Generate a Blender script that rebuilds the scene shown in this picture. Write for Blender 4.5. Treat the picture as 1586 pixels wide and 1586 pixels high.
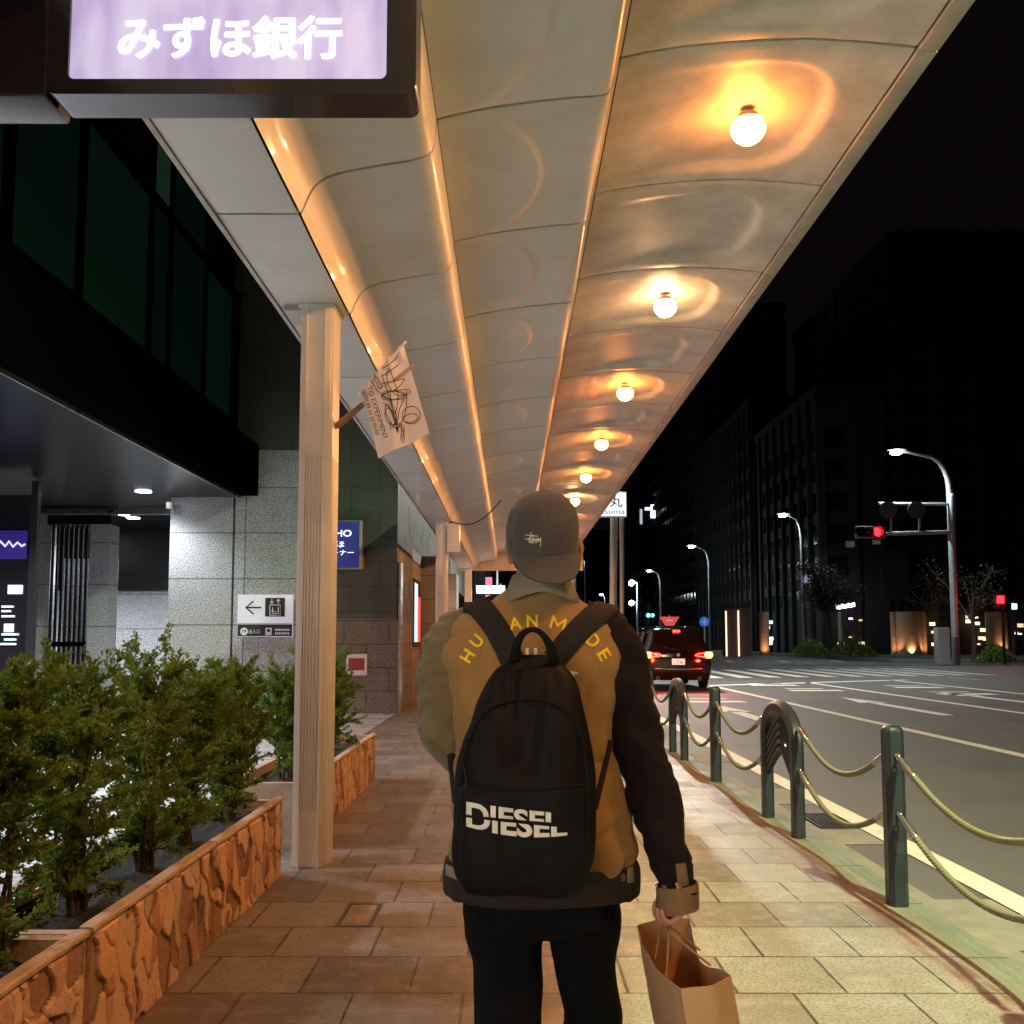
import bpy, bmesh, math, random
from mathutils import Vector, Matrix, noise
from mathutils.bvhtree import BVHTree
random.seed(7)
PI = math.pi
SC = bpy.context.scene
COL = SC.collection
for _o in list(bpy.data.objects):
    bpy.data.objects.remove(_o)

# ------------------------------------------------------------------ camera, night sky, exposure
FPX, CX, CY, CAMH = 1500.0, 790.0, 868.0, 1.42
TILT = math.atan(125 / 1500)
_c, _s = math.cos(TILT), math.sin(TILT)
cam_d = bpy.data.cameras.new('camera')
cam = bpy.data.objects.new('camera', cam_d)
COL.objects.link(cam)
cam.location = (0, 0, CAMH)
cam.rotation_euler = (PI / 2 + TILT, 0, 0)
cam_d.sensor_width = 36
cam_d.lens = FPX / 1586 * 36
cam_d.shift_y = (CY - 793) / 1586
cam_d.shift_x = (793 - CX) / 1586
cam_d.clip_start = 0.05
cam_d.clip_end = 2000
SC.camera = cam
W = bpy.data.worlds.new('World')
SC.world = W
W.use_nodes = True
W.node_tree.nodes['Background'].inputs[0].default_value = (0.0016, 0.0010, 0.0014, 1)
W.node_tree.nodes['Background'].inputs[1].default_value = 1.0
SC.view_settings.view_transform = 'Standard'
SC.view_settings.look = 'None'
SC.view_settings.exposure = 0.72
SC.view_settings.gamma = 1.0
SC.render.engine = 'CYCLES'
SC.cycles.use_denoising = True
SC.cycles.max_bounces = 8
SC.cycles.diffuse_bounces = 4
SC.cycles.sample_clamp_indirect = 4.0
SC.cycles.caustics_reflective = False
SC.cycles.caustics_refractive = False

# light strengths in one place
GLOBE_W = 96.0          # each canopy globe, downward light
GLOBE_E = 42.0           # its glass
STREET_W = 7000.0        # kerbside street lamps
FORECOURT_W = 760.0     # cold downlights in the bank soffit


def P(u, v, y=None, x=None, z=None):
    """the world point at which the ray of photo pixel (u, v) meets one known plane"""
    X = (u - CX) / FPX
    Y = (CY - v) / FPX
    d = Vector((X, _c - _s * Y, _s + _c * Y))
    if y is not None:
        k = y / d.y
    elif x is not None:
        k = x / d.x
    else:
        k = (z - CAMH) / d.z
    return Vector((d.x * k, d.y * k, CAMH + d.z * k))


# ------------------------------------------------------------------ materials
def nodes_of(m):
    m.use_nodes = True
    return m.node_tree.nodes, m.node_tree.links


def mat(name, col, rough=0.6, metal=0.0, var=0.12, scale=6.0, bump=0.0, bscale=60.0, spec=0.5,
        speck=None, emit=None, estr=0.0, sheen=0.0, coat=0.0, stretch=None, trans=0.0):
    m = bpy.data.materials.new(name)
    N, L = nodes_of(m)
    b = N['Principled BSDF']
    b.inputs['Roughness'].default_value = rough
    b.inputs['Metallic'].default_value = metal
    b.inputs['Specular IOR Level'].default_value = spec
    b.inputs['Sheen Weight'].default_value = sheen
    b.inputs['Coat Weight'].default_value = coat
    tc = N.new('ShaderNodeTexCoord')
    src = tc.outputs['Object']
    if stretch:
        mp = N.new('ShaderNodeMapping')
        mp.inputs['Scale'].default_value = stretch
        L.new(src, mp.inputs['Vector'])
        src = mp.outputs['Vector']
    c4 = (*col, 1)
    if var > 0:
        n = N.new('ShaderNodeTexNoise')
        n.inputs['Scale'].default_value = scale
        n.inputs['Detail'].default_value = 7
        n.inputs['Roughness'].default_value = 0.62
        L.new(src, n.inputs['Vector'])
        r = N.new('ShaderNodeValToRGB')
        r.color_ramp.elements[0].position = 0.3
        r.color_ramp.elements[0].color = tuple(max(0, x * (1 - var)) for x in col) + (1,)
        r.color_ramp.elements[1].position = 0.7
        r.color_ramp.elements[1].color = tuple(min(1, x * (1 + var)) for x in col) + (1,)
        L.new(n.outputs['Fac'], r.inputs['Fac'])
        out = r.outputs['Color']
        rr = N.new('ShaderNodeMapRange')
        rr.inputs['To Min'].default_value = max(0.02, rough - 0.12)
        rr.inputs['To Max'].default_value = min(1, rough + 0.12)
        L.new(n.outputs['Fac'], rr.inputs['Value'])
        L.new(rr.outputs['Result'], b.inputs['Roughness'])
        if speck:
            sc_, amt, scol = speck
            v = N.new('ShaderNodeTexNoise')
            v.inputs['Scale'].default_value = sc_
            v.inputs['Detail'].default_value = 3
            L.new(tc.outputs['Object'], v.inputs['Vector'])
            vr = N.new('ShaderNodeValToRGB')
            vr.color_ramp.elements[0].position = 0.5 + 0.10 * (1 - amt)
            vr.color_ramp.elements[1].position = vr.color_ramp.elements[0].position + 0.05
            L.new(v.outputs['Fac'], vr.inputs['Fac'])
            mx = N.new('ShaderNodeMixRGB')
            mx.inputs['Color2'].default_value = (*scol, 1)
            L.new(vr.outputs['Color'], mx.inputs['Fac'])
            L.new(out, mx.inputs['Color1'])
            out = mx.outputs['Color']
        L.new(out, b.inputs['Base Color'])
    else:
        b.inputs['Base Color'].default_value = c4
    if bump > 0:
        n2 = N.new('ShaderNodeTexNoise')
        n2.inputs['Scale'].default_value = bscale
        n2.inputs['Detail'].default_value = 4
        L.new(src, n2.inputs['Vector'])
        bp = N.new('ShaderNodeBump')
        bp.inputs['Strength'].default_value = bump
        bp.inputs['Distance'].default_value = 0.02
        L.new(n2.outputs['Fac'], bp.inputs['Height'])
        L.new(bp.outputs['Normal'], b.inputs['Normal'])
    if emit:
        b.inputs['Emission Color'].default_value = (*emit, 1)
        b.inputs['Emission Strength'].default_value = estr
    if trans:
        b.inputs['Transmission Weight'].default_value = trans
    return m


def cloth_mat(name, col):
    """thin cloth that lets light through"""
    m = bpy.data.materials.new(name)
    N, L = nodes_of(m)
    b = N['Principled BSDF']
    b.inputs['Base Color'].default_value = (*col, 1)
    b.inputs['Roughness'].default_value = .8
    t = N.new('ShaderNodeBsdfTranslucent')
    t.inputs['Color'].default_value = (*col, 1)
    mx = N.new('ShaderNodeMixShader')
    mx.inputs[0].default_value = .5
    L.new(b.outputs[0], mx.inputs[1]); L.new(t.outputs[0], mx.inputs[2])
    L.new(mx.outputs[0], N['Material Output'].inputs['Surface'])
    return m


def tile_mat(name, c1, c2, mortar, bw, rh, ms=0.012, off=0.5, rough=0.6, plane='xy', speck=0.2, dirt=0.3,
             dirtcol=(0.05, 0.03, 0.02), stain=None, wear=0.0, bias=0.0, offs=(0, 0), speck_s=90, dirt_s=1.1, wearcol=None):
    m = bpy.data.materials.new(name)
    N, L = nodes_of(m)
    b = N['Principled BSDF']
    tc = N.new('ShaderNodeTexCoord')
    sep = N.new('ShaderNodeSeparateXYZ')
    L.new(tc.outputs['Object'], sep.inputs[0])
    cmb = N.new('ShaderNodeCombineXYZ')
    for i, ax in enumerate(plane):
        ad = N.new('ShaderNodeMath')
        ad.inputs[1].default_value = offs[i]
        L.new(sep.outputs['xyz'.index(ax)], ad.inputs[0])
        L.new(ad.outputs[0], cmb.inputs[i])
    br = N.new('ShaderNodeTexBrick')
    br.offset = off
    br.inputs['Scale'].default_value = 1.0
    br.inputs['Brick Width'].default_value = bw
    br.inputs['Row Height'].default_value = rh
    br.inputs['Mortar Size'].default_value = ms
    br.inputs['Mortar Smooth'].default_value = 0.3
    br.inputs['Bias'].default_value = bias
    br.inputs['Color1'].default_value = (*c1, 1)
    br.inputs['Color2'].default_value = (*c2, 1)
    br.inputs['Mortar'].default_value = (*mortar, 1)
    L.new(cmb.outputs[0], br.inputs['Vector'])
    out = br.outputs['Color']

    def mixc(fac, colr, blend='MIX'):
        nonlocal out
        mx = N.new('ShaderNodeMixRGB')
        mx.blend_type = blend
        mx.inputs['Color2'].default_value = (*colr, 1)
        L.new(fac, mx.inputs['Fac'])
        L.new(out, mx.inputs['Color1'])
        out = mx.outputs['Color']

    def noise_fac(scale, lo, hi, amt, vec=None, detail=6):
        n = N.new('ShaderNodeTexNoise')
        n.inputs['Scale'].default_value = scale
        n.inputs['Detail'].default_value = detail
        L.new(vec or tc.outputs['Object'], n.inputs['Vector'])
        r = N.new('ShaderNodeMapRange')
        r.inputs['From Min'].default_value = lo
        r.inputs['From Max'].default_value = hi
        r.inputs['To Max'].default_value = amt
        L.new(n.outputs['Fac'], r.inputs['Value'])
        return n, r.outputs['Result']
    _, f1 = noise_fac(speck_s, 0.48, 0.58, speck, detail=3)
    mixc(f1, tuple(x * 0.28 for x in c1))
    _, f2 = noise_fac(dirt_s, 0.38, 0.74, dirt)
    mixc(f2, dirtcol)
    if wear:
        _, f3 = noise_fac(11, 0.50, 0.66, wear, detail=14)
        mixc(f3, wearcol or tuple(min(1, x * 1.9) for x in c1))
    if stain:
        for (x0, w0, colr, amt) in stain:
            n = N.new('ShaderNodeTexNoise')
            n.inputs['Scale'].default_value = 0.9
            n.inputs['Detail'].default_value = 5
            L.new(tc.outputs['Object'], n.inputs['Vector'])
            a = N.new('ShaderNodeMath'); a.operation = 'MULTIPLY_ADD'
            a.inputs[1].default_value = 0.16; a.inputs[2].default_value = -0.08 - x0
            L.new(n.outputs['Fac'], a.inputs[0])
            s2 = N.new('ShaderNodeMath'); s2.operation = 'ADD'
            L.new(sep.outputs[0], s2.inputs[0]); L.new(a.outputs[0], s2.inputs[1])
            ab = N.new('ShaderNodeMath'); ab.operation = 'ABSOLUTE'
            L.new(s2.outputs[0], ab.inputs[0])
            mr = N.new('ShaderNodeMapRange')
            mr.inputs['From Min'].default_value = w0; mr.inputs['From Max'].default_value = w0 * 0.3
            L.new(ab.outputs[0], mr.inputs['Value'])
            n3, f3 = noise_fac(7, 0.3, 0.6, amt)
            mm = N.new('ShaderNodeMath'); mm.operation = 'MULTIPLY'
            L.new(mr.outputs['Result'], mm.inputs[0]); L.new(f3, mm.inputs[1])
            mixc(mm.outputs[0], colr)
    L.new(out, b.inputs['Base Color'])
    n, fr = noise_fac(2.3, 0.35, 0.65, 0.3)
    ar = N.new('ShaderNodeMath'); ar.operation = 'ADD'; ar.inputs[1].default_value = rough - 0.15
    L.new(fr, ar.inputs[0]); L.new(ar.outputs[0], b.inputs['Roughness'])
    nb = N.new('ShaderNodeTexNoise'); nb.inputs['Scale'].default_value = 120; nb.inputs['Detail'].default_value = 3
    L.new(tc.outputs['Object'], nb.inputs['Vector'])
    mb = N.new('ShaderNodeMath'); mb.operation = 'MULTIPLY_ADD'; mb.inputs[1].default_value = -1.5
    L.new(br.outputs['Fac'], mb.inputs[0]); L.new(nb.outputs['Fac'], mb.inputs[2])
    bp = N.new('ShaderNodeBump'); bp.inputs['Strength'].default_value = 0.35; bp.inputs['Distance'].default_value = 0.006
    L.new(mb.outputs[0], bp.inputs['Height']); L.new(bp.outputs['Normal'], b.inputs['Normal'])
    return m


def glow(name, col, s, spec=0.5):
    m = bpy.data.materials.new(name)
    N, L = nodes_of(m)
    b = N['Principled BSDF']
    b.inputs['Base Color'].default_value = (*[min(1, x * .8) for x in col], 1)
    b.inputs['Emission Color'].default_value = (*col, 1)
    b.inputs['Emission Strength'].default_value = s
    b.inputs['Roughness'].default_value = 0.3
    b.inputs['Specular IOR Level'].default_value = spec
    return m


# ------------------------------------------------------------------ mesh helpers
class MB:
    def __init__(self):
        self.bm = bmesh.new()

    def face(self, pts):
        vs = [self.bm.verts.new(p) for p in pts]
        return self.bm.faces.new(vs)

    def box(self, a, b, bev=0.0):
        x0, y0, z0 = a
        x1, y1, z1 = b
        if x0 > x1: x0, x1 = x1, x0
        if y0 > y1: y0, y1 = y1, y0
        if z0 > z1: z0, z1 = z1, z0
        vs = [self.bm.verts.new(p) for p in ((x0, y0, z0), (x1, y0, z0), (x1, y1, z0), (x0, y1, z0),
                                             (x0, y0, z1), (x1, y0, z1), (x1, y1, z1), (x0, y1, z1))]
        fs = [self.bm.faces.new([vs[i] for i in q]) for q in
              ((0, 3, 2, 1), (4, 5, 6, 7), (0, 1, 5, 4), (1, 2, 6, 5), (2, 3, 7, 6), (3, 0, 4, 7))]
        if bev > 0:
            es = list({e for f in fs for e in f.edges})
            bmesh.ops.bevel(self.bm, geom=es, offset=bev, segments=2, affect='EDGES', profile=0.6)
        return self

    def loft(self, rings, cap=True, closed=True):
        prev = None
        first = None
        for r in rings:
            cur = [self.bm.verts.new(p) for p in r]
            if prev:
                n = len(cur)
                for i in range(n if closed else n - 1):
                    j = (i + 1) % n
                    self.bm.faces.new((prev[i], prev[j], cur[j], cur[i]))
            else:
                first = cur
            prev = cur
        if cap and closed:
            self.bm.faces.new(list(reversed(first)))
            self.bm.faces.new(prev)
        return self

    def tube(self, pts, rad, seg=10, caps=True, up=None, flat=1.0):
        """round (or flattened) tube along a list of points; rad a number or a list"""
        pts = [Vector(p) for p in pts]
        n = len(pts)
        if not hasattr(rad, '__len__'):
            rad = [rad] * n
        t0 = (pts[1] - pts[0]).normalized()
        ref = Vector(up) if up else (Vector((0, 0, 1)) if abs(t0.z) < 0.9 else Vector((1, 0, 0)))
        nx = (ref - t0 * ref.dot(t0)).normalized()
        rings = []
        for i, p in enumerate(pts):
            a = pts[max(0, i - 1)]
            b = pts[min(n - 1, i + 1)]
            t = (b - a).normalized()
            nx = (nx - t * nx.dot(t)).normalized()
            ny = t.cross(nx)
            r = rad[i]
            if caps and i == 0:
                for k in (0.25, 0.7):
                    rr = r * math.sin(math.acos(1 - k))
                    rings.append([p - t * r * (1 - k) * .8 + nx * rr * flat * math.cos(2 * PI * j / seg) + ny * rr * math.sin(2 * PI * j / seg) for j in range(seg)])
            rings.append([p + nx * r * flat * math.cos(2 * PI * j / seg) + ny * r * math.sin(2 * PI * j / seg) for j in range(seg)])
            if caps and i == n - 1:
                for k in (0.7, 0.25):
                    rr = r * math.sin(math.acos(1 - k))
                    rings.append([p + t * r * (1 - k) * .8 + nx * rr * flat * math.cos(2 * PI * j / seg) + ny * rr * math.sin(2 * PI * j / seg) for j in range(seg)])
        self.loft(rings)
        return self

    def cyl(self, c, r, h, seg=20, r2=None):
        c = Vector(c)
        r2 = r if r2 is None else r2
        self.loft([[c + Vector((r * math.cos(2 * PI * i / seg), r * math.sin(2 * PI * i / seg), 0)) for i in range(seg)],
                   [c + Vector((r2 * math.cos(2 * PI * i / seg), r2 * math.sin(2 * PI * i / seg), h)) for i in range(seg)]])
        return self

    def lathe(self, c, prof, seg=24, axis='z', cap=True):
        c = Vector(c)
        rings = []
        for r, z in prof:
            ring = []
            for i in range(seg):
                a = 2 * PI * i / seg
                if axis == 'z':
                    q = Vector((r * math.cos(a), r * math.sin(a), z))
                elif axis == 'y':
                    q = Vector((r * math.cos(a), z, -r * math.sin(a)))
                else:
                    q = Vector((z, r * math.cos(a), r * math.sin(a)))
                ring.append(c + q)
            rings.append(ring)
        self.loft(rings, cap=cap)
        return self

    def prism(self, pts, d):
        """closed outline pushed along vector d"""
        d = Vector(d)
        self.loft([[Vector(p) for p in pts], [Vector(p) + d for p in pts]])
        return self

    def build(self, name, m, parent=None, smooth=False, angle=None, disp=None):
        bm = self.bm
        bmesh.ops.recalc_face_normals(bm, faces=bm.faces)
        if disp:
            bm.normal_update()
            mv = [(v, v.normal.copy() * disp(v.co, v.normal)) for v in bm.verts]
            for v, d in mv:
                v.co += d
        me = bpy.data.meshes.new(name)
        bm.to_mesh(me)
        bm.free()
        return link(name, me, m, parent, smooth)


def link(name, me, m, parent=None, smooth=False):
    o = bpy.data.objects.new(name, me)
    COL.objects.link(o)
    if m:
        me.materials.clear()
        me.materials.append(m)
    if smooth:
        for p in me.polygons:
            p.use_smooth = True
        if smooth != 'all':
            me.set_sharp_from_angle(angle=math.radians(38))
    if parent:
        off = Vector((0, 0, 0))
        q = parent
        while q:
            off += q.location
            q = q.parent
        me.transform(Matrix.Translation(-off))
        o.parent = parent
    return o


def tag(o, label=None, cat=None, group=None, kind=None):
    if label: o['label'] = label
    if cat: o['category'] = cat
    if group: o['group'] = group
    if kind: o['kind'] = kind
    return o


def thing(name, loc, label, cat, group=None):
    o = bpy.data.objects.new(name, None)
    o.empty_display_size = 0.1
    COL.objects.link(o)
    o.location = loc
    return tag(o, label, cat, group)


def rebase(o, loc):
    """give a one-mesh thing its origin at its base"""
    o.data.transform(Matrix.Translation(-Vector(loc)))
    o.location = loc
    return o


def struct(o):
    o['kind'] = 'structure'
    return o


def copy_tree(o, parent=None):
    c = o.copy()
    COL.objects.link(c)
    c.parent = parent
    for ch in list(o.children):
        copy_tree(ch, c)
    return c


def light(name, kind, loc, energy, col, parent=None, size=0.1, spot=None, blend=0.5, rot=(0, 0, 0)):
    d = bpy.data.lights.new(name, kind)
    d.energy = energy
    d.color = col
    if kind == 'AREA':
        d.size = size
    else:
        d.shadow_soft_size = size
    if kind == 'SPOT':
        d.spot_size = spot
        d.spot_blend = blend
    o = bpy.data.objects.new(name, d)
    COL.objects.link(o)
    o.location = loc
    o.rotation_euler = rot
    if parent:
        o.parent = parent
        o.location = Vector(loc) - parent.location
    return o


def catmull(pts, n):
    pts = [Vector(p) for p in pts]
    out = []
    for i in range(len(pts) - 1):
        p0 = pts[max(0, i - 1)]
        p1, p2 = pts[i], pts[i + 1]
        p3 = pts[min(len(pts) - 1, i + 2)]
        for k in range(n):
            t = k / n
            out.append(0.5 * ((2 * p1) + (p2 - p0) * t + (2 * p0 - 5 * p1 + 4 * p2 - p3) * t * t + (3 * p1 - p0 - 3 * p2 + p3) * t ** 3))
    out.append(pts[-1].copy())
    return out


def interp_rows(rows, n):
    """catmull interpolation of rows of numbers"""
    out = []
    for i in range(len(rows) - 1):
        a = rows[max(0, i - 1)]; b = rows[i]; c = rows[i + 1]; d = rows[min(len(rows) - 1, i + 2)]
        for k in range(n):
            t = k / n
            out.append([0.5 * (2 * b[j] + (c[j] - a[j]) * t + (2 * a[j] - 5 * b[j] + 4 * c[j] - d[j]) * t * t + (3 * b[j] - a[j] - 3 * c[j] + d[j]) * t ** 3) for j in range(len(b))])
    out.append(list(rows[-1]))
    return out


def sring(cx, cy, z, rx, ry, n=2.0, seg=64):
    r = []
    for i in range(seg):
        a = 2 * PI * i / seg
        ca, sa = math.cos(a), math.sin(a)
        r.append(Vector((cx + rx * math.copysign(abs(ca) ** (2 / n), ca), cy + ry * math.copysign(abs(sa) ** (2 / n), sa), z)))
    return r


def text_bm(s, bold=0.0, depth=0.0):
    """text as a bmesh in the xy plane, centred, with its width and height"""
    cu = bpy.data.curves.new('t', 'FONT')
    cu.body = s
    cu.size = 1.0
    cu.offset = bold
    cu.extrude = depth
    cu.resolution_u = 4
    cu.align_x = 'CENTER'
    ob = bpy.data.objects.new('t', cu)
    COL.objects.link(ob)
    dg = bpy.context.evaluated_depsgraph_get()
    me = bpy.data.meshes.new_from_object(ob.evaluated_get(dg))
    bpy.data.objects.remove(ob)
    bm = bmesh.new()
    bm.from_mesh(me)
    bpy.data.meshes.remove(me)
    xs = [v.co.x for v in bm.verts]; ys = [v.co.y for v in bm.verts]
    cx, cy = (min(xs) + max(xs)) / 2, (min(ys) + max(ys)) / 2
    for v in bm.verts:
        v.co.x -= cx; v.co.y -= cy
    return bm, max(xs) - min(xs), max(ys) - min(ys)


def text_on(name, s, centre, right, up, w, h, m, parent, bold=0.0, lift=0.003, mirror=False, thick=0.0):
    """lettering laid on a plane: centre, right and up are world vectors; w and h its size in metres"""
    bm, tw, th = text_bm(s, bold, 0.5 if thick else 0.0)
    right = Vector(right).normalized(); up = Vector(up).normalized()
    nrm = right.cross(up)
    c = Vector(centre)
    for v in bm.verts:
        v.co = c + right * (v.co.x / tw * w) + up * (v.co.y / th * h) + nrm * (lift + v.co.z * 2 * thick)
    me = bpy.data.meshes.new(name)
    bm.to_mesh(me); bm.free()
    return link(name, me, m, parent)


# ------------------------------------------------------------------ shared materials
M = {}
M['asphalt'] = mat('asphalt', (0.066, 0.066, 0.069), 0.62, var=0.38, scale=0.7, bump=0.5, bscale=160, speck=(140, 0.7, (0.16, 0.155, 0.14)))
M['paint'] = mat('road_paint', (0.62, 0.60, 0.54), 0.6, var=0.18, scale=9, bump=0.3, bscale=90)
M['concrete'] = mat('gutter_concrete', (0.20, 0.19, 0.16), 0.8, var=0.25, scale=4, bump=0.4, bscale=80)
M['paving'] = tile_mat('paving', (0.28, 0.255, 0.22), (0.15, 0.122, 0.10), (0.024, 0.019, 0.016), 0.445, 0.457, ms=0.008,
                       rough=0.5, dirt=0.35, dirtcol=(0.15, 0.09, 0.06), speck=0.6, wear=0.26, wearcol=(0.36, 0.34, 0.32), dirt_s=1.7, speck_s=75,
                       stain=((1.92, 0.028, (0.13, 0.04, 0.028), 0.75), (1.99, 0.024, (0.11, 0.035, 0.025), 0.75), (1.93, 0.09, (0.20, 0.09, 0.06), 0.35)), offs=(-1.145, -4.05))
M['kerb'] = tile_mat('kerb_stone', (0.24, 0.225, 0.175), (0.20, 0.195, 0.15), (0.04, 0.04, 0.03), 4.0, 0.9, ms=0.008, off=0.0,
                     rough=0.7, dirt=0.55, dirtcol=(0.11, 0.125, 0.08), speck=0.35, dirt_s=3.5)
M['granite'] = tile_mat('granite_wall', (0.46, 0.46, 0.47), (0.40, 0.40, 0.42), (0.10, 0.10, 0.10), 40, 0.92, ms=0.014, off=0,
                        rough=0.7, plane='xz', speck=0.9, speck_s=42, dirt=0.25, dirtcol=(0.22, 0.22, 0.22), offs=(0.3, 0.1))
M['granite_brown'] = tile_mat('granite_brown', (0.26, 0.225, 0.19), (0.22, 0.19, 0.16), (0.07, 0.06, 0.05), 0.9, 0.46, ms=0.012, rough=0.7, plane='xz', speck=0.8, speck_s=42, dirt=0.25, dirtcol=(0.14, 0.11, 0.09), offs=(0.1, 0.02))
M['granite_side'] = tile_mat('granite_side', (0.36, 0.33, 0.30), (0.30, 0.28, 0.26), (0.08, 0.07, 0.06), 1.1, 0.62, ms=0.012,
                             rough=0.7, plane='yz', speck=0.6, dirt=0.25, dirtcol=(0.16, 0.14, 0.12))
M['tile_dark'] = tile_mat('dark_wall_tiles', (0.085, 0.10, 0.078), (0.07, 0.082, 0.065), (0.05, 0.055, 0.045), 1.2, 0.5, ms=0.015,
                          rough=0.6, plane='xz', speck=0.3, dirt=0.2, dirtcol=(0.06, 0.07, 0.06))
M['forecourt'] = tile_mat('forecourt_floor', (0.52, 0.52, 0.53), (0.46, 0.46, 0.48), (0.2, 0.2, 0.2), 0.6, 0.6, ms=0.01, rough=0.35,
                          speck=0.3, dirt=0.15, dirtcol=(0.3, 0.3, 0.3))
M['black_metal'] = mat('black_metal', (0.006, 0.006, 0.007), 0.35, var=0.08, scale=1)
M['facade_black'] = mat('facade_black', (0.0016, 0.0016, 0.002), 0.9, var=0, spec=0.0)
M['soffit'] = mat('soffit_black', (0.005, 0.005, 0.0055), 0.3, var=0, spec=0.2)
M['green_glass'] = mat('green_glass', (0.006, 0.015, 0.011), 0.2, var=0, spec=0.03)
M['canopy'] = mat('canopy_panel', (0.58, 0.58, 0.55), 0.40, var=0.10, scale=1.8, bump=0.10, bscale=2.5, coat=0.10)
M['canopy_old'] = mat('canopy_panel_weathered', (0.58, 0.55, 0.49), 0.5, var=0.24, scale=3.0, bump=0.10, bscale=2.0, coat=0.04)
M['canopy_trim'] = mat('canopy_trim', (0.42, 0.38, 0.33), 0.5, var=0.2, scale=5)
M['backing'] = mat('canopy_backing', (0.015, 0.013, 0.012), 0.8, var=0)
M['post'] = mat('post_paint', (0.72, 0.71, 0.69), 0.40, var=0.05, scale=5, bump=0.06, bscale=20, coat=0.2)
M['globe'] = glow('globe_glass', (1.0, 0.30, 0.045), GLOBE_E)
M['globe_pale'] = glow('globe_glass_pale', (1.0, 0.50, 0.20), GLOBE_E)
M['brass'] = mat('lamp_collar', (0.18, 0.08, 0.04), 0.4, metal=0.6)
M['rail'] = mat('rail_paint', (0.015, 0.020, 0.027), 0.5, var=0.2, scale=8, bump=0.05, bscale=60, coat=0.3)
M['steel'] = mat('steel_fitting', (0.45, 0.44, 0.42), 0.3, metal=0.9, var=0.15)
M['lamp_pole'] = mat('galvanised_pole', (0.42, 0.43, 0.45), 0.5, metal=0.3, var=0.2, scale=2)
M['white'] = mat('white_plate', (0.75, 0.75, 0.77), 0.45, var=0.04)
M['black'] = mat('black_ink', (0.01, 0.01, 0.012), 0.5, var=0)
M['navy'] = glow('sign_navy', (0.03, 0.04, 0.22), 0.30)
M['navy_side'] = mat('sign_side', (0.4, 0.36, 0.3), 0.5)
M['dark'] = mat('dark_building', (0.018, 0.014, 0.017), 0.8, var=0.3, scale=0.15)
M['dark2'] = mat('grey_building', (0.028, 0.023, 0.028), 0.8, var=0.25, scale=0.12)
M['dark_glass'] = mat('dark_window', (0.012, 0.01, 0.013), 0.15, var=0)
M['lamp_white'] = glow('street_lamp_glow', (0.80, 1.0, 0.93), 60)
M['red_glow'] = glow('signal_red', (1.0, 0.003, 0.006), 16)
M['green_glow'] = glow('signal_green', (0.05, 1.0, 0.6), 12)
M['warm_glow'] = glow('warm_window', (1.0, 0.62, 0.30), 3.0)
M['cool_glow'] = glow('cool_window', (0.85, 0.93, 1.0), 2.2)
M['leaf'] = mat('shrub_leaf', (0.17, 0.26, 0.04), 0.36, var=0.45, scale=7)
m = M['leaf']; N, L = nodes_of(m)
t_ = N.new('ShaderNodeBsdfTranslucent'); t_.inputs['Color'].default_value = (.20, .32, .04, 1)
x_ = N.new('ShaderNodeMixShader'); x_.inputs[0].default_value = .35
L.new(N['Principled BSDF'].outputs[0], x_.inputs[1]); L.new(t_.outputs[0], x_.inputs[2]); L.new(x_.outputs[0], N['Material Output'].inputs['Surface'])
M['leaf2'] = mat('tree_leaf', (0.10, 0.075, 0.05), 0.6, var=0.4, scale=2)
M['bark'] = mat('bark', (0.07, 0.045, 0.03), 0.9, var=0.3, scale=30)
M['soil'] = mat('soil', (0.010, 0.008, 0.006), 0.95, var=0.5, scale=20, bump=0.8, bscale=60)
M['stone'] = mat('flagstone', (0.76, 0.50, 0.32), 0.75, var=0.14, scale=6, bump=0.35, bscale=50)
M['stone_top'] = mat('planter_rim', (0.50, 0.37, 0.26), 0.7, var=0.2, scale=9, bump=0.3, bscale=60)
m = M['stone']
N, L = nodes_of(m)
bs = N['Principled BSDF']
at_ = N.new('ShaderNodeAttribute'); at_.attribute_name = 'stone'
mx_ = N.new('ShaderNodeMixRGB'); mx_.blend_type = 'MULTIPLY'; mx_.inputs['Fac'].default_value = 1
src_ = bs.inputs['Base Color'].links[0].from_socket
L.new(src_, mx_.inputs['Color1']); L.new(at_.outputs['Color'], mx_.inputs['Color2']); L.new(mx_.outputs[0], bs.inputs['Base Color'])
# ================================================================== ground, road, pavement
g = MB(); g.face([(-400, -60, -0.12), (600, -60, -0.12), (600, 1500, -0.12), (-400, 1500, -0.12)])
struct(g.build('ground', M['asphalt']))
g = MB(); g.face([(2.27, -20, -0.1), (27, -20, -0.1), (27, 600, -0.1), (2.27, 600, -0.1)])
g.face([(-200, 44, -0.1), (2.27, 44, -0.1), (2.27, 75, -0.1), (-200, 75, -0.1)])
g.face([(27, 44, -0.1), (300, 44, -0.1), (300, 72, -0.1), (27, 72, -0.1)])
struct(g.build('road', M['asphalt']))
g = MB(); g.box((-2.25, -15, -0.3), (2.02, 42, 0))
struct(g.build('pavement', M['paving']))
g = MB(); g.box((2.02, -15, -0.3), (2.25, 42, -0.002), 0.012)
g.box((2.25, 32.2, -0.3), (4.3, 42, -0.004))
struct(g.build('kerb', M['kerb']))
g = MB(); g.box((-14, -15, -0.3), (-2.25, 30, -0.003))
struct(g.build('forecourt_paving', M['forecourt']))
g = MB(); g.box((-200, 75.5, -0.3), (2.2, 600, 0.03))
g.box((28, -20, -0.3), (200, 44, 0.03)); g.box((28.5, 72.5, -0.3), (200, 600, 0.03))
struct(g.build('far_pavement', M['concrete']))
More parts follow.
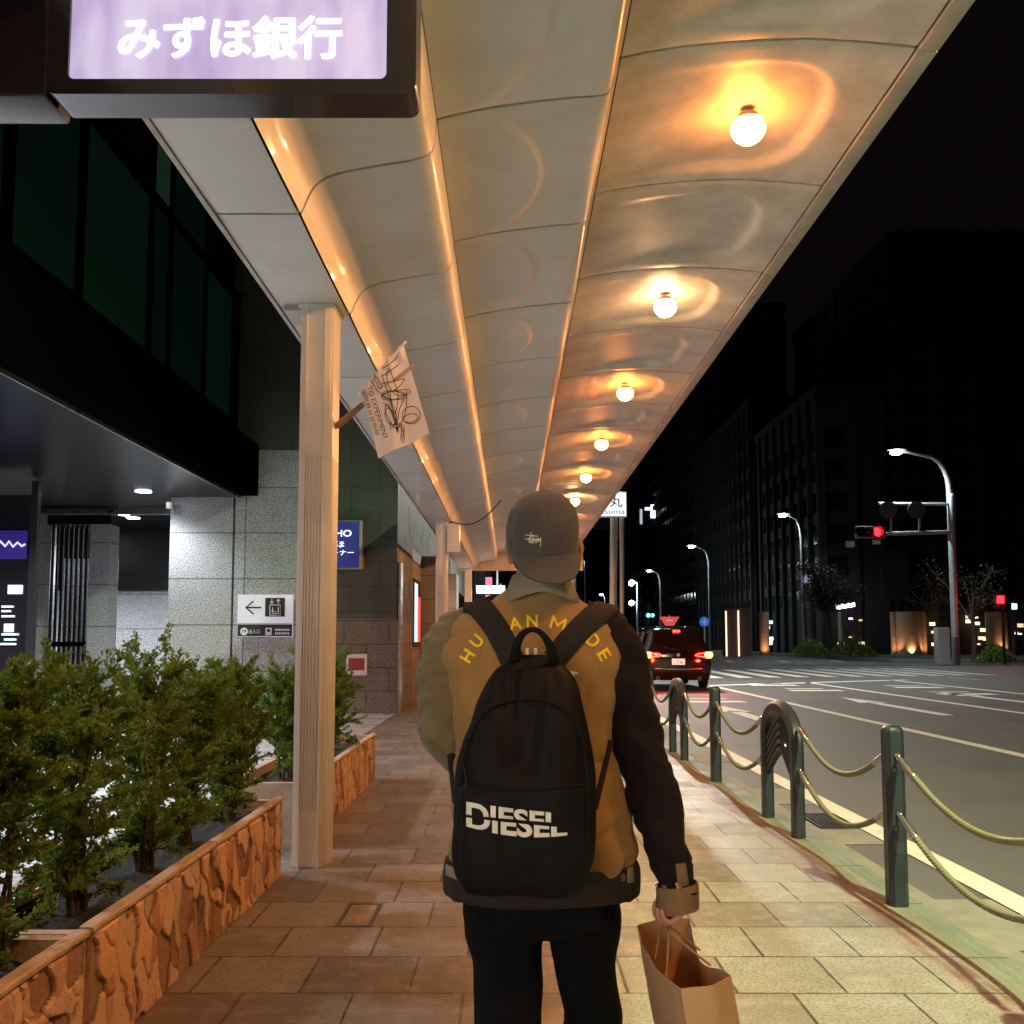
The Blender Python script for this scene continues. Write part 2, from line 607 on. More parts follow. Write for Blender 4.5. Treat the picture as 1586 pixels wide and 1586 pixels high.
# gutter slabs and drain
g = MB(); g.face([(2.25, -15, -0.096), (2.50, -15, -0.096), (2.50, 32, -0.096), (2.25, 32, -0.096)])
for y0 in (4.9, 7.4, 9.2, 12.4, 16):
    g.face([(2.50, y0, -0.096), (2.83, y0, -0.096), (2.83, y0 + 0.95, -0.096), (2.50, y0 + 0.95, -0.096)])
struct(g.build('gutter', M['concrete']))
g = MB()
for i in range(9):
    g.box((2.53 + i * 0.033, 8.02, -0.09), (2.545 + i * 0.033, 8.62, -0.082))
g.box((2.515, 8.0, -0.09), (2.53, 8.64, -0.08)); g.box((2.815, 8.0, -0.09), (2.83, 8.64, -0.08))
for yy in (8.0, 8.2, 8.4, 8.625):
    g.box((2.53, yy, -0.09), (2.815, yy + 0.015, -0.081))
tag(rebase(g.build('drain_grate', mat('grate', (0.03, 0.03, 0.03), 0.5, metal=0.5)), (2.67, 8.3, -0.09)),
    'rusty metal drain grate set in the gutter beside the kerb', 'drain cover')
# kerbside and lane lines
ZP = -0.092


def strip(bm, a, b, w, z=ZP):
    a = Vector((a[0], a[1], z)); b = Vector((b[0], b[1], z))
    t = (b - a).normalized(); n = Vector((-t.y, t.x, 0)) * w / 2
    bm.face([a - n, b - n, b + n, a + n])


g = MB()
strip(g, (2.94, -15), (2.94, 31.5), 0.20)
strip(g, (6.75, -10), (6.85, 33.4), 0.21)
strip(g, (10.6, -10), (10.9, 36), 0.22)
strip(g, (14.6, -10), (14.8, 38), 0.24)
for i in range(12):
    strip(g, (18.4, -10 + i * 6), (18.4, -7 + i * 6), 0.15)
struct(g.build('lane_line', M['paint']))
g = MB(); strip(g, (6.9, 33.4), (15.5, 38.2), 0.5)
struct(g.build('stop_line', M['paint']))
g = MB()
for i in range(14):
    strip(g, (4.6 + i * 1.3, 39.0 + i * .35), (5.0 + i * 1.3, 50 + i * .35), 0.62)
for i in range(6):
    strip(g, (4.2 + i * 4, 71), (4.2 + i * 4 + .5, 75), 0.5)
struct(g.build('crosswalk', M['paint']))
g = MB()
for (x, y) in ((8.95, 20.0), (4.85, 17.0), (12.8, 23)):
    strip(g, (x, y), (x, y + 4.2), 0.30)
    z = ZP
    g.face([(x - .35, y + 4.0, z), (x + .35, y + 4.0, z), (x, y + 6.4, z)])
for (x, y) in ((8.6, 30.0), (12.6, 32), (4.3, 24.5), (8.3, 33.6), (12.3, 28)):
    strip(g, (x, y), (x + 1.6, y), 0.7)
    strip(g, (x + .2, y + 1.2), (x + 1.4, y + 1.2), 0.35)
struct(g.build('road_arrow', M['paint']))
strip_y = 22

# ================================================================== arcade canopy
K0, PITCH = 4.884, 1.569
can = thing('arcade_canopy', (-1.28, 6.3, 0), 'long stepped pavement arcade roof of pale panels on fluted cream posts', 'arcade canopy')
bay_px = {
    'flat': [(336, 333), (462, 333)],
    'one': [(466, 333), (470, 325), (478, 305), (488, 289), (503, 278), (525, 270), (560, 263), (600, 256), (640, 250), (658, 245), (666, 241), (671, 233), (673.5, 222), (676, 187)],
    'two': [(677, 186.5), (720, 176), (770, 167), (830, 159), (890, 153), (922, 151), (936, 149), (943, 145), (947, 136), (958, 97), (960, 92)],
    'three': [(962, 91.5), (1000, 83), (1060, 74), (1120, 68), (1180, 64), (1250, 62), (1340, 67), (1418, 75)],
}


def sec(pts):
    q = [P(u, v, y=K0) for u, v in pts]
    return [Vector((p.x, 0, p.z)) for p in q]


def resample(pts, n):
    L_ = [0]
    for a, b in zip(pts, pts[1:]):
        L_.append(L_[-1] + (b - a).length)
    out = []
    for i in range(n):
        s = L_[-1] * i / (n - 1)
        k = 0
        while k < len(L_) - 2 and L_[k + 1] < s:
            k += 1
        t = (s - L_[k]) / max(1e-9, L_[k + 1] - L_[k])
        out.append(pts[k].lerp(pts[k + 1], min(1, t)))
    return out


def rrect(x, y, cx, cy, hx, hy, r):
    qx, qy = abs(x - cx) - hx + r, abs(y - cy) - hy + r
    return math.hypot(max(qx, 0), max(qy, 0)) + min(max(qx, qy), 0) - r


def sm(a, b, x):
    t = max(0, min(1, (x - a) / (b - a)))
    return t * t * (3 - 2 * t)


def recess3(x, t, x0, x1):
    # pressed hollow: round at the street end, running out to nothing towards the inner side
    fx = (x - x0) / (x1 - x0)
    d = rrect(fx, t, 0.33, 0.52, 0.52 - 0.10 * abs(t - .5), 0.40, 0.22)
    return 0.048 * sm(0.006, -0.045, d) * sm(0.02, 0.55, fx)


def recess2(x, t, x0, x1):
    fx = (x - x0) / (x1 - x0)
    if fx > .9: return 0
    d = math.hypot((fx - 0.05) / 0.56, (t - 0.5) / 0.52) - 1
    return -0.014 * sm(0.01, -0.05, d) * sm(0.05, 0.4, fx)


def panel(bay, k, m):
    y0 = K0 + k * PITCH + 0.012
    y1 = y0 + PITCH - 0.024
    near = -1 <= k <= 8
    s0 = sec(bay_px[bay])
    nx = {'flat': 3, 'one': 34, 'two': 56, 'three': 60}[bay] if near else {'flat': 3, 'one': 26, 'two': 26, 'three': 30}[bay]
    pts = resample(s0, nx)
    ny = (44 if near else 18) if bay in ('two', 'three') else 4
    x0, x1 = pts[0].x, pts[-1].x
    rings = []
    for j in range(ny + 1):
        t = j / ny
        ring = []
        for p in pts:
            q = Vector((p.x, y0 + (y1 - y0) * t, p.z))
            if bay == 'three':
                q.z += recess3(p.x, t, x0, x1)
            elif bay == 'two':
                q.z += recess2(p.x, t, x0, x1)
            # folded lips at the joints
            if j in (0, ny): q.z += 0.006
            ring.append(q)
        rings.append(ring)
    # lips up into the joint give the sheet its thickness
    first = [q + Vector((0, 0, 0.03)) for q in rings[0]]
    last = [q + Vector((0, 0, 0.03)) for q in rings[-1]]
    b = MB()
    b.loft([first] + rings + [last], cap=False, closed=False)
    return b.build('ceiling_panel', m, can, smooth=True)


KA, KB = -5, 15
for k in range(KA, KB + 1):
    panel('flat', k, M['canopy'])
    panel('one', k, M['canopy'])
    panel('two', k, M['canopy'])
    panel('three', k, M['canopy_old'])
YA, YB = K0 + KA * PITCH, K0 + (KB + 1) * PITCH
allsec = sec(bay_px['flat'] + bay_px['one'] + bay_px['two'] + bay_px['three'])
allsec = [allsec[0]] + allsec[1:]
low = [Vector((p.x, 0, p.z + 0.075)) for p in allsec]
b = MB()
out = low + [Vector((low[-1].x, 0, 4.98)), Vector((low[0].x, 0, 4.35))]
b.prism([Vector((p.x, YA, p.z)) for p in out], (0, YB - YA, 0))
b.build('roof_core', M['backing'], can)
# outer edge trim, jointed every panel, and its fascia
e0, e1 = P(1422, 77, y=K0), P(1453, 78, y=K0)
for k in range(KA, KB + 1):
    b = MB()
    y0 = K0 + k * PITCH + 0.006
    b.box((e0.x, y0, e0.z - 0.012), (e1.x, y0 + PITCH - 0.012, e0.z + 0.42), 0.006)
    b.build('edge_trim', M['canopy_trim'], can, smooth=True)
b = MB()
s1 = sec(bay_px['flat'])
b.box((s1[0].x - 0.03, YA, s1[0].z - 0.01), (s1[0].x - 0.004, YB, s1[0].z + 0.7))
b.build('inner_fascia', M['canopy_trim'], can)
b = MB(); b.box((s1[0].x - .03, YB, 3.6), (e1.x, YB + .04, 4.95)); b.build('end_fascia', M['canopy_trim'], can)


def post(y, h):
    b = MB()
    x0, x1 = -1.375, -1.175
    d = 0.30
    b.box((x0, y, 0), (x1, y + d, h), 0.010)
    # corner strips
    for xa in (x0 + 0.035, x1 - 0.045):
        b.box((xa, y - 0.016, 0.0), (xa + 0.012, y + 0.004, h))
    b.box((x1 - 0.002, y + 0.03, 0), (x1 + 0.012, y + d - 0.03, h), 0.004)
    # flutes, ending short of head and foot
    for i in range(5):
        xa = x0 + 0.052 + i * 0.0205
        b.box((xa, y - 0.015, 0.36), (xa + 0.0085, y + 0.004, 2.62), 0.002)
    for i in range(6):
        ya = y + 0.05 + i * 0.034
        b.box((x1 + 0.008, ya, 0.36), (x1 + 0.018, ya + 0.016, 2.62), 0.003)
    b.box((x0 - 0.02, y - 0.004, h - 0.03), (x1 + 0.02, y + d + 0.01, h), 0.004)
    return b.build('post', M['post'], can, smooth=True)


POSTH = s1[0].z + 0.01
for y in (-5.2, 6.22, 17.85, 29.3):
    post(y, POSTH)
# beam head box at the posts on the building side
for y in (6.22, 17.85, 29.3):
    b = MB(); b.box((-1.50, y + 0.02, POSTH - .05), (-1.36, y + .34, POSTH + .25), .01); b.build('beam_end', M['canopy_trim'], can, smooth=True)
# small box, drooping cable on the second post, smudges of fixings on the panels
b = MB(); b.box((-1.16, 17.75, 3.05), (-0.93, 18.0, 3.58), 0.015); b.build('junction_box', M['post'], can, smooth=True)
cab = thing('hanging_cable', (-0.6, 17.0, 3.8), 'thin black cable drooping under the arcade ceiling behind the flag', 'cable')
b = MB()
pa, pb = Vector((-1.10, 17.7, 3.62)), P(776, 775, z=4.02)
pts = []
for i in range(17):
    t = i / 16
    p = pa.lerp(pb, t); p.z -= 0.22 * math.sin(PI * t)
    pts.append(p)
b.tube(pts, 0.012, 6)
b.build('wire', M['black'], cab)

# --- globe lamps under every second panel
ords = ['nearest', 'second nearest', 'third nearest', 'fourth nearest', 'fifth nearest', 'sixth nearest', 'seventh nearest', 'eighth nearest', 'farthest']
LAMPX = 1.44


def globe_lamp(y, label, zc=4.60):
    r = thing('globe_lamp', (LAMPX, y, zc), label, 'ceiling lamp', 'globe lamps under the arcade ceiling')
    b = MB()
    b.lathe((LAMPX, y, zc), [(0.052, 0.0), (0.060, -0.006), (0.060, -0.030), (0.050, -0.034)], 24)
    b.build('collar', M['brass'], r, smooth=True)
    b = MB()
    prof = [(0.048, -0.030), (0.080, -0.042), (0.100, -0.066), (0.106, -0.092), (0.098, -0.124), (0.078, -0.153), (0.052, -0.174), (0.022, -0.184), (0.004, -0.186)]
    b.lathe((LAMPX, y, zc), prof, 32)
    b.build('glass_globe', M['globe_pale'] if i in (1, 5) else M['globe'], r, smooth='all')
    light('bulb_light', 'SPOT', (LAMPX, y, zc - 0.235), GLOBE_W, (1.0, 0.43, 0.15), r, size=0.03, spot=math.radians(178), blend=0.15)
    return r


first = None
for i in range(-2, 8):
    y = 5.62 + i * 2 * PITCH
    if i >= 0:
        lab = '%s lit orange globe lamp under the arcade ceiling along the street edge' % ords[min(i, 8)]
        if i == 0: lab = 'nearest and largest lit orange globe lamp, at the upper right of the arcade ceiling'
    else:
        lab = 'lit globe lamp under the arcade ceiling behind the viewer'
        if i == -1: lab = 'lit globe lamp just overhead of the viewer, out of the top of the picture'
    globe_lamp(y, lab)

# ================================================================== hanging lit bank sign
sg = thing('hanging_sign', (-0.9, 3.05, 3.18), 'white-lettered lavender lightbox sign in dark frame hung under the arcade ceiling', 'lightbox sign')
M['sign_frame'] = mat('sign_frame', (0.016, 0.013, 0.015), 0.22, var=0.1, scale=3, coat=0.25)
ya, yb = 3.0, 3.155
xl, xr = P(72, 100, y=ya).x, P(645, 100, y=ya).x
zb = P(600, 146, y=ya).z
zt = 3.66
pl, pr = P(107, 60, y=ya).x, P(599, 60, y=ya).x
pb_ = P(300, 122, y=ya).z
pt_ = zt - 0.06
# frame as a rounded slab with a window
def rr_out(x0, z0, x1, z1, r, seg=6, only_bottom_right=False):
    pts = []
    for (cx, cz, a0) in ((x1 - r, z0 + r, -90), (x1 - r, z1 - r, 0), (x0 + r, z1 - r, 90), (x0 + r, z0 + r, 180)):
        for i in range(seg + 1):
            a = math.radians(a0 + 90 * i / seg)
            pts.append((cx + r * math.cos(a), cz + r * math.sin(a)))
    return pts


o_ = rr_out(xl, zb, xr, zt, 0.035); i_ = rr_out(pl, pb_, pr, pt_, 0.022)
b = MB()
oi = lambda pts, y, s=0: [Vector((x, y, z)) for x, z in pts]
b.loft([oi(i_, ya + 0.02), oi(i_, ya), oi([(x * .998 + sum(q[0] for q in o_) / len(o_) * .002, z) for x, z in o_], ya - 0.002), oi(o_, ya + 0.012), oi(o_, yb - .012), oi(rr_out(xl + .01, zb + .01, xr - .01, zt - .01, .03), yb)], cap=False)
bmesh.ops.holes_fill(b.bm, edges=[e for e in b.bm.edges if e.is_boundary])
b.build('sign_frame', M['sign_frame'], sg, smooth=True)
m = bpy.data.materials.new('sign_light_panel')
N, L = nodes_of(m)
bs = N['Principled BSDF']
tc = N.new('ShaderNodeTexCoord'); nz = N.new('ShaderNodeTexNoise'); nz.inputs['Scale'].default_value = 5; nz.inputs['Detail'].default_value = 2
mp = N.new('ShaderNodeMapping'); mp.inputs['Scale'].default_value = (1.6, 1, 0.5)
L.new(tc.outputs['Object'], mp.inputs[0]); L.new(mp.outputs[0], nz.inputs['Vector'])
rp = N.new('ShaderNodeValToRGB'); rp.color_ramp.elements[0].position = .35; rp.color_ramp.elements[1].position = .65
rp.color_ramp.elements[0].color = (0.44, 0.34, 0.60, 1); rp.color_ramp.elements[1].color = (0.68, 0.60, 0.80, 1)
L.new(nz.outputs['Fac'], rp.inputs[0]); L.new(rp.outputs[0], bs.inputs['Emission Color'])
bs.inputs['Emission Strength'].default_value = 0.58
bs.inputs['Base Color'].default_value = (.15, .12, .2, 1)
b = MB(); b.prism(oi(rr_out(pl, pb_, pr, pt_, 0.022), ya + 0.012), (0, 0.01, 0)); b.build('light_panel', m, sg)
tl, tr_ = P(182, 55, y=ya), P(528, 55, y=ya)
text_on('lettering', 'みずほ銀行', ((tl.x + tr_.x) / 2, ya + 0.012, P(300, 55, y=ya).z), (1, 0, 0), (0, 0, 1), tr_.x - tl.x, P(300, 22, y=ya).z - P(300, 88, y=ya).z,
        glow('sign_letters', (0.93, 0.98, 1.0), 2.2), sg, bold=0.010, lift=0.002)
for k_ in (-1, 1):
    text_on('lettering', 'みずほ銀行', ((tl.x + tr_.x) / 2 + k_ * .0022, ya + 0.012, P(300, 55, y=ya).z + k_ * .0012), (1, 0, 0), (0, 0, 1), tr_.x - tl.x, P(300, 22, y=ya).z - P(300, 88, y=ya).z, bpy.data.materials['sign_letters'], sg, bold=0.010, lift=0.002 + .0004 * (2 + k_))
b = MB(); b.box((xl - 0.72, ya + 0.035, zb + 0.012), (xl - 0.012, yb + 0.06, zt), 0.02); b.build('side_arm', M['sign_frame'], sg, smooth=True)
b = MB()
for x in (xl + 0.25, xr - 0.3):
    b.box((x, 3.06, zt - .01), (x + .04, 3.10, zt + 0.5))
b.build('hanger', M['sign_frame'], sg)

# ================================================================== bank building
bk = thing('bank_building', (-5, 19.27, 0), 'dark bank building with granite piers, black soffit over a lit forecourt and green glass above', 'building')
WY = 19.27
SOF = 4.30
xA, xB = P(265, 770, y=WY).x, -2.235
b = MB()
b.box((xA, WY, 0), (P(361, 800, y=WY).x, WY + 1.4, SOF), 0.0)
b.build('granite_pier', M['granite'], bk)
xM = P(508, 800, y=WY).x
b = MB(); b.box((P(364, 800, y=WY).x, WY + 0.02, 0), (xM, WY + 3.0, 5.26)); b.build('granite_wall', M['granite'], bk)
b = MB(); b.box((xM + .004, WY + 0.02, 0), (xB, WY + 3.0, 1.86)); b.build('granite_wall', M['granite_brown'], bk)
b = MB(); b.box((P(361, 800, y=WY).x, WY + .1, 0), (P(364, 800, y=WY).x, WY + .4, SOF)); b.build('pier_joint', M['black'], bk)
b = MB(); b.box((P(364, 800, y=WY).x, WY + 0.05, 5.27), (xM, WY + 3.0, 16)); b.build('upper_wall', M['tile_dark'], bk)
b = MB(); b.box((xM + .004, WY + 0.03, 1.862), (xB - 0.02, WY + 3.0, 16)); b.build('upper_wall', M['tile_dark'], bk)
# return wall towards the far end: pier, window with posters, pier
b = MB(); b.box((xB + 0.004, WY + 0.06, 0), (xB + 0.05, WY + 0.5, 3.0)); b.build('corner_guard', M['steel'], bk)
b = MB(); b.box((xB - 3, WY + 3.0, 0), (xB - 0.05, WY + 5.6, 3.6)); b.build('granite_wall', M['granite_side'], bk)
b = MB(); b.box((xB - 3, WY + 3.0, 3.61), (xB - 0.05, WY + 30, 16)); b.build('upper_wall', M['tile_dark'], bk)
b = MB(); b.box((xB - 2, WY + 5.62, 0), (xB + 0.5, WY + 7.0, 3.6)); b.build('granite_pier', M['granite_side'], bk)
b = MB(); b.box((xB - 2, WY + 12, 0), (xB + 0.5, WY + 13.4, 3.6)); b.build('granite_pier', M['granite_side'], bk)
b = MB(); b.box((xB - 3, WY + 7.0, 0), (xB - 0.3, WY + 12, 3.6)); b.build('granite_wall', M['granite_side'], bk)
b = MB(); b.box((xB - 3, WY + 13.4, 0), (xB - 0.3, WY + 22, 3.6)); b.build('granite_wall', M['granite_side'], bk)
w_ = MB(); w_.box((xB - .06, WY + 3.5, 1.3), (xB - .02, WY + 5.1, 2.9)); wn = w_.build('window', M['black_metal'], bk)
w_ = MB(); w_.box((xB - .02, WY + 3.6, 1.4), (xB - .008, WY + 4.3, 2.8)); w_.build('poster', glow('poster_glow', (0.55, 0.75, 0.95), .7), wn)
w_ = MB(); w_.box((xB - .02, WY + 4.35, 1.4), (xB - .008, WY + 5.0, 2.5)); w_.build('poster', glow('poster_red_glow', (0.8, 0.12, 0.1), .5), wn)
# warm lit glass door bays farther on, behind the second post
for yy in (WY + 7.6, WY + 9.8, WY + 14, WY + 16.5):
    w_ = MB(); w_.box((xB - .3, yy, 0.1), (xB - .27, yy + 1.7, 3.0)); w_.build('window', glow('pale_window', (1.0, 0.75, 0.7), 0.9), bk)
# soffit slab, fascia with a lit lip
b = MB(); b.box((-14, 1.0, SOF), (-5.45, WY + 1.4, SOF + 0.3)); b.build('soffit', M['soffit'], bk)
b = MB(); b.box((-5.42, 1.0, SOF + 0.02), (-5.05, WY - 0.01, 5.35), 0.03); b.build('fascia', M['facade_black'], bk, smooth=True)
b = MB(); b.box((-5.45, 1.0, SOF - 0.03), (-5.425, WY - 0.01, SOF + 0.2)); b.build('soffit_edge', M['steel'], bk)
# upper storeys: dark frame with green glass panes
b = MB(); b.box((-14, 1.0, 5.35), (-5.62, WY - 0.01, 18)); b.build('upper_facade', M['facade_black'], bk)
gm = [M['green_glass'], mat('green_glass_dim', (0.004, 0.009, 0.008), 0.3, var=0.2, scale=.7, spec=.1)]
lit = glow('green_window_lit', (0.06, 0.15, 0.09), 0.05, 0)
lit2 = glow('green_window_dim', (0.008, 0.035, 0.02), 0.07, 0)
lit3 = glow('green_window_faint', (0.006, 0.022, 0.015), 0.08, 0)
yy = 2.2
i = 0
random.seed(3)
while yy < 18.4:
    wd = (2.1, 0.55, 1.5)[i % 3]
    if yy + wd > 19: wd = 19.0 - yy
    for zz, hh in ((5.9, 2.4), (8.55, 3.0), (11.8, 3.0), (15.0, 2.5)):
        w_ = MB(); w_.box((-5.62, yy, zz), (-5.60, yy + wd, zz + hh))
        r = random.random()
        mm = lit2 if i % 3 == 0 else (lit if (i % 3 == 1 and zz > 6) else lit3)
        if r < .25: mm = gm[1]
        w_.build('window', mm, bk)
    yy += wd + 0.32
    i += 1
# inner entrance facade behind the forecourt
IY = 21.2
def pier(u0, u1, v0, y=IY, mm='granite'):
    a = P(u0, 900, y=y).x; c = P(u1, 900, y=y).x
    b = MB(); b.box((a, y, 0), (c, y + 0.5, P(u0, v0, y=y).z)); b.build('granite_pier', M[mm], bk)
pier(52, 69, 792); pier(137, 168, 812)
x0, x1 = P(69, 900, y=IY).x, P(137, 900, y=IY).x
b = MB()
for i in range(9):
    x = x0 + 0.05 + i * (x1 - x0 - .1) / 8
    b.box((x - .022, IY + .2, 0.05), (x + .022, IY + .26, P(80, 800, y=IY).z))
for z in (0.5, 1.3, P(80, 1000, y=IY).z):
    b.box((x0, IY + .17, z), (x1, IY + .29, z + .09))
b.build('grille', M['black_metal'], bk)
b = MB(); b.box((x0, IY + .9, 0), (x1 + .2, IY + 1.1, 3.3)); b.build('granite_wall', M['granite'], bk)
b = MB(); b.box((-16, IY + 4.4, 0), (-5.5, IY + 4.8, 2.75)); b.build('granite_wall', M['granite'], bk)
b = MB(); b.box((-16, IY + 4.3, 2.76), (-5.5, IY + 4.9, 4.5)); b.build('upper_wall', M['black_metal'], bk)
b = MB(); b.box((-16, IY + .02, P(80, 812, y=IY).z), (P(168, 900, y=IY).x, IY + .4, 4.28)); b.build('lintel', M['black_metal'], bk)
b = MB(); b.box((P(50, 788, y=20.6).x, 20.68, P(100, 796, y=20.68).z), (xA, 20.86, P(100, 787, y=20.68).z)); b.build('beam', M['steel'], bk)
b = MB(); b.box((-16, WY + 1.4, SOF + .02), (xA + .02, IY + 5, SOF + .3)); b.build('soffit', M['soffit'], bk)
b = MB(); b.box((xA, WY + 1.4, 0), (xA + .5, IY + 4.5, SOF)); b.build('granite_pier', M['granite_side'], bk)
# glass entrance at far left with its purple band and notices
GX = P(44, 900, y=17).x
b = MB(); b.box((-14, 17.0, 0.02), (GX, 17.06, SOF - 0.3)); dr = b.build('entrance_glass', M['dark_glass'], bk)
b = MB(); b.box((GX, 16.98, 0), (GX + .12, 17.1, SOF - .05)); b.build('door_frame', M['black_metal'], bk)
z1, z2 = P(0, 822, y=17).z, P(0, 866, y=17).z
b = MB(); b.box((-13.9, 16.97, z2), (GX - .04, 16.995, z1)); b.build('illuminated_band', glow('band_purple', (0.05, 0.02, 0.25), .15), dr)
b = MB()
random.seed(5)
for (u, v, w, h) in ((12, 906, 22, 14), (2, 938, 18, 3), (2, 945, 14, 3), (2, 953, 20, 3), (6, 966, 14, 13), (2, 981, 26, 3), (6, 989, 18, 3), (0, 996, 24, 3)):
    a = P(u, v, y=16.96); c = P(u + w, v + h, y=16.96)
    b = MB(); b.box((a.x, 16.965, c.z), (c.x, 16.99, a.z)); b.build('notice', glow('notice_glow_%d' % v, (0.6, 0.75, 0.8), .6), dr)
b = MB()
a = [P(u, v, y=16.95) for u, v in ((0, 838), (8, 846), (14, 838), (20, 847), (27, 840), (34, 846), (38, 843))]
b.tube(a, 0.02, 6); b.build('band_squiggle', glow('sq', (.8, .8, 1), .5), dr)
# forecourt downlights
dl_m = glow('downlight_glow', (0.92, 0.97, 1.0), 30)
for (u, v) in ((222, 762), (10, 797), (190, 797.5), (206, 803), (32, 802)):
    z = SOF - 0.012 if v < 780 else SOF + 0.01
    p = P(u, v, z=z)
    if v > 780: p.y = min(p.y, IY + 3.4)
    b = MB(); b.cyl((p.x, p.y, z + 0.004), 0.15, 0.006, 20); d = b.build('downlight', dl_m, bk)
    light('downlight_beam', 'SPOT', (p.x, p.y, z - 0.05), FORECOURT_W * (0.30 if v < 780 else .4), (0.88, 0.94, 1.0), bk, size=0.10, spot=math.radians(140), blend=.7)
for (x, y) in ((-9.3, 13.5), (-6.6, 9.5), (-6.6, 5.5), (-8.6, 11.5), (-8.6, 7.0)):
    b = MB(); b.cyl((x, y, SOF - 0.008), 0.14, 0.006, 20); d = b.build('downlight', dl_m, bk)
    light('downlight_beam', 'SPOT', (x, y, SOF - 0.06), FORECOURT_W, (0.88, 0.94, 1.0), bk, size=0.10, spot=math.radians(150), blend=.6)
b = MB(); b.cyl((P(263, 785, y=19.1).x, 19.1, 4.05), .07, .12, 12); b.build('security_camera', M['white'], bk, smooth=True)

# --- wall signs
sy = WY - 0.03
a, c = P(369, 921, y=sy), P(453.5, 986, y=sy)
zs = P(369, 963, y=sy).z; zs2 = P(369, 967, y=sy).z
es = thing('direction_sign', (a.x, sy, c.z), 'white lift direction sign with left arrow on the granite wall left of the post', 'sign')
b = MB(); b.box((a.x, sy - .03, c.z), (c.x, sy + .02, a.z), .006); b.build('sign_plate', glow('plate_lit', (0.55, 0.55, 0.62), 0.35), es)
b = MB(); b.box((a.x + .01, sy - .036, c.z + .01), (c.x - .01, sy - .03, zs2)); b.build('lower_band', M['black'], es)
b = MB(); b.box((a.x + .01, sy - .036, zs2 + .012), (c.x - .01, sy - .03, zs2 + .02)); b.build('rule', M['black'], es)
ym = sy - .034
b = MB()
def wl(b, pts, r, y=ym):
    b.tube([P(u, v, y=y) for u, v in pts], r, 6, flat=1.0)
wl(b, [(381, 941), (404, 941)], .016); wl(b, [(392, 931.5), (381, 941), (392, 950.5)], .016)
b.build('arrow', M['black'], es)
q0, q1 = P(411, 926, y=ym), P(441, 955, y=ym)
b = MB(); b.box((q0.x, ym - .006, q1.z), (q1.x, ym, q0.z)); pc = b.build('pictogram', M['black'], es)
b = MB(); y2 = ym - .008
for pts in ([(418, 937), (434, 937), (434, 953), (418, 953), (418, 937)], [(421, 928), (421, 935)], [(418.5, 932), (421, 935), (423.5, 932)], [(431, 935), (431, 928)],
            [(428.5, 931), (431, 928), (433.5, 931)], [(422, 941), (423, 947), (427, 947), (428, 951)], [(421.5, 945), (421.5, 950), (426, 951)], [(431, 941), (431, 951)]):
    wl(b, pts, .0075, y2)
b.build('pictogram_lines', M['white'], es)
ptc = P(378, 978, y=ym)
b = MB(); b.lathe((ptc.x, ym - .004, ptc.z), [(0.001, 0), (.075, 0), (.075, .006), (0.001, .006)], 24, 'y'); b.build('number_disc', M['white'], es)
text_on('number', '19', (ptc.x, ym - .006, ptc.z), (1, 0, 0), (0, 0, 1), .085, .075, M['black'], es, bold=.02)
pe = P(394, 978, y=ym); text_on('sign_text', '出入口', (pe.x, ym - .002, pe.z), (1, 0, 0), (0, 0, 1), .22, .085, M['white'], es)
pe = P(416, 978, y=ym); b = MB(); b.box((pe.x - .06, ym - .006, pe.z - .07), (pe.x + .06, ym - .002, pe.z + .07), .0); b.build('bus_symbol', M['white'], es)
b = MB(); b.box((pe.x - .035, ym - .009, pe.z - .01), (pe.x + .035, ym - .006, pe.z + .045)); b.box((pe.x - .04, ym - .009, pe.z - .05), (pe.x - .02, ym - .006, pe.z - .03)); b.box((pe.x + .02, ym - .009, pe.z - .05), (pe.x + .04, ym - .006, pe.z - .03)); b.build('bus_lines', M['black'], es)
b = MB()
for r_ in range(2):
    for i in range(8):
        q = P(426 + i * 2.9, 975.5 + r_ * 5.5, y=ym)
        b.box((q.x, ym - .004, q.z - .02), (q.x + .024, ym, q.z + .02))
b.build('small_text', M['white'], es)

sy = WY - .25
a, c = P(466, 806, y=sy), P(556, 881, y=sy)
ns = thing('projecting_sign', (a.x, sy, c.z), 'dark blue lit bank sign partly behind the near post, on the granite wall', 'sign')
b = MB(); b.box((a.x, sy, c.z), (c.x + .06, WY + .0, a.z), .012); b.build('sign_box', M['navy_side'], ns, smooth=True)
b = MB(); b.box((a.x + .02, sy - .008, c.z + .02), (c.x, sy + .004, a.z - .02)); b.build('sign_face', M['navy'], ns)
tw = glow('sign_white_text', (.8, .85, 1), 1.2)
pe = P(512, 826, y=sy); text_on('lettering', 'MIZUHO', (pe.x, sy - .008, pe.z), (1, 0, 0), (0, 0, 1), P(543, 0, y=sy).x - P(481, 0, y=sy).x, .13, tw, ns, bold=.01)
pe = P(512, 843, y=sy); text_on('lettering', 'みずほ', (pe.x, sy - .008, pe.z), (1, 0, 0), (0, 0, 1), .55, .13, tw, ns)
pe = P(512, 856, y=sy); text_on('lettering', 'ATMコーナー', (pe.x, sy - .008, pe.z), (1, 0, 0), (0, 0, 1), .92, .11, tw, ns)
# small notice behind the shrub by the corner
a, c = P(536, 1013, y=WY - .03), P(568, 1046, y=WY - .03)
nt = thing('wall_notice', (a.x, WY - .03, c.z), 'small white notice with a red square on the granite wall behind the farther shrub', 'notice')
b = MB(); b.box((a.x, WY - .02, c.z), (c.x, WY + .0, a.z)); b.build('sheet', M['white'], nt)
b = MB(); b.box((a.x + .05, WY - .026, c.z + .1), (c.x - .05, WY - .02, a.z - .08)); b.build('red_square', mat('notice_red', (.35, .05, .03), .6), nt)

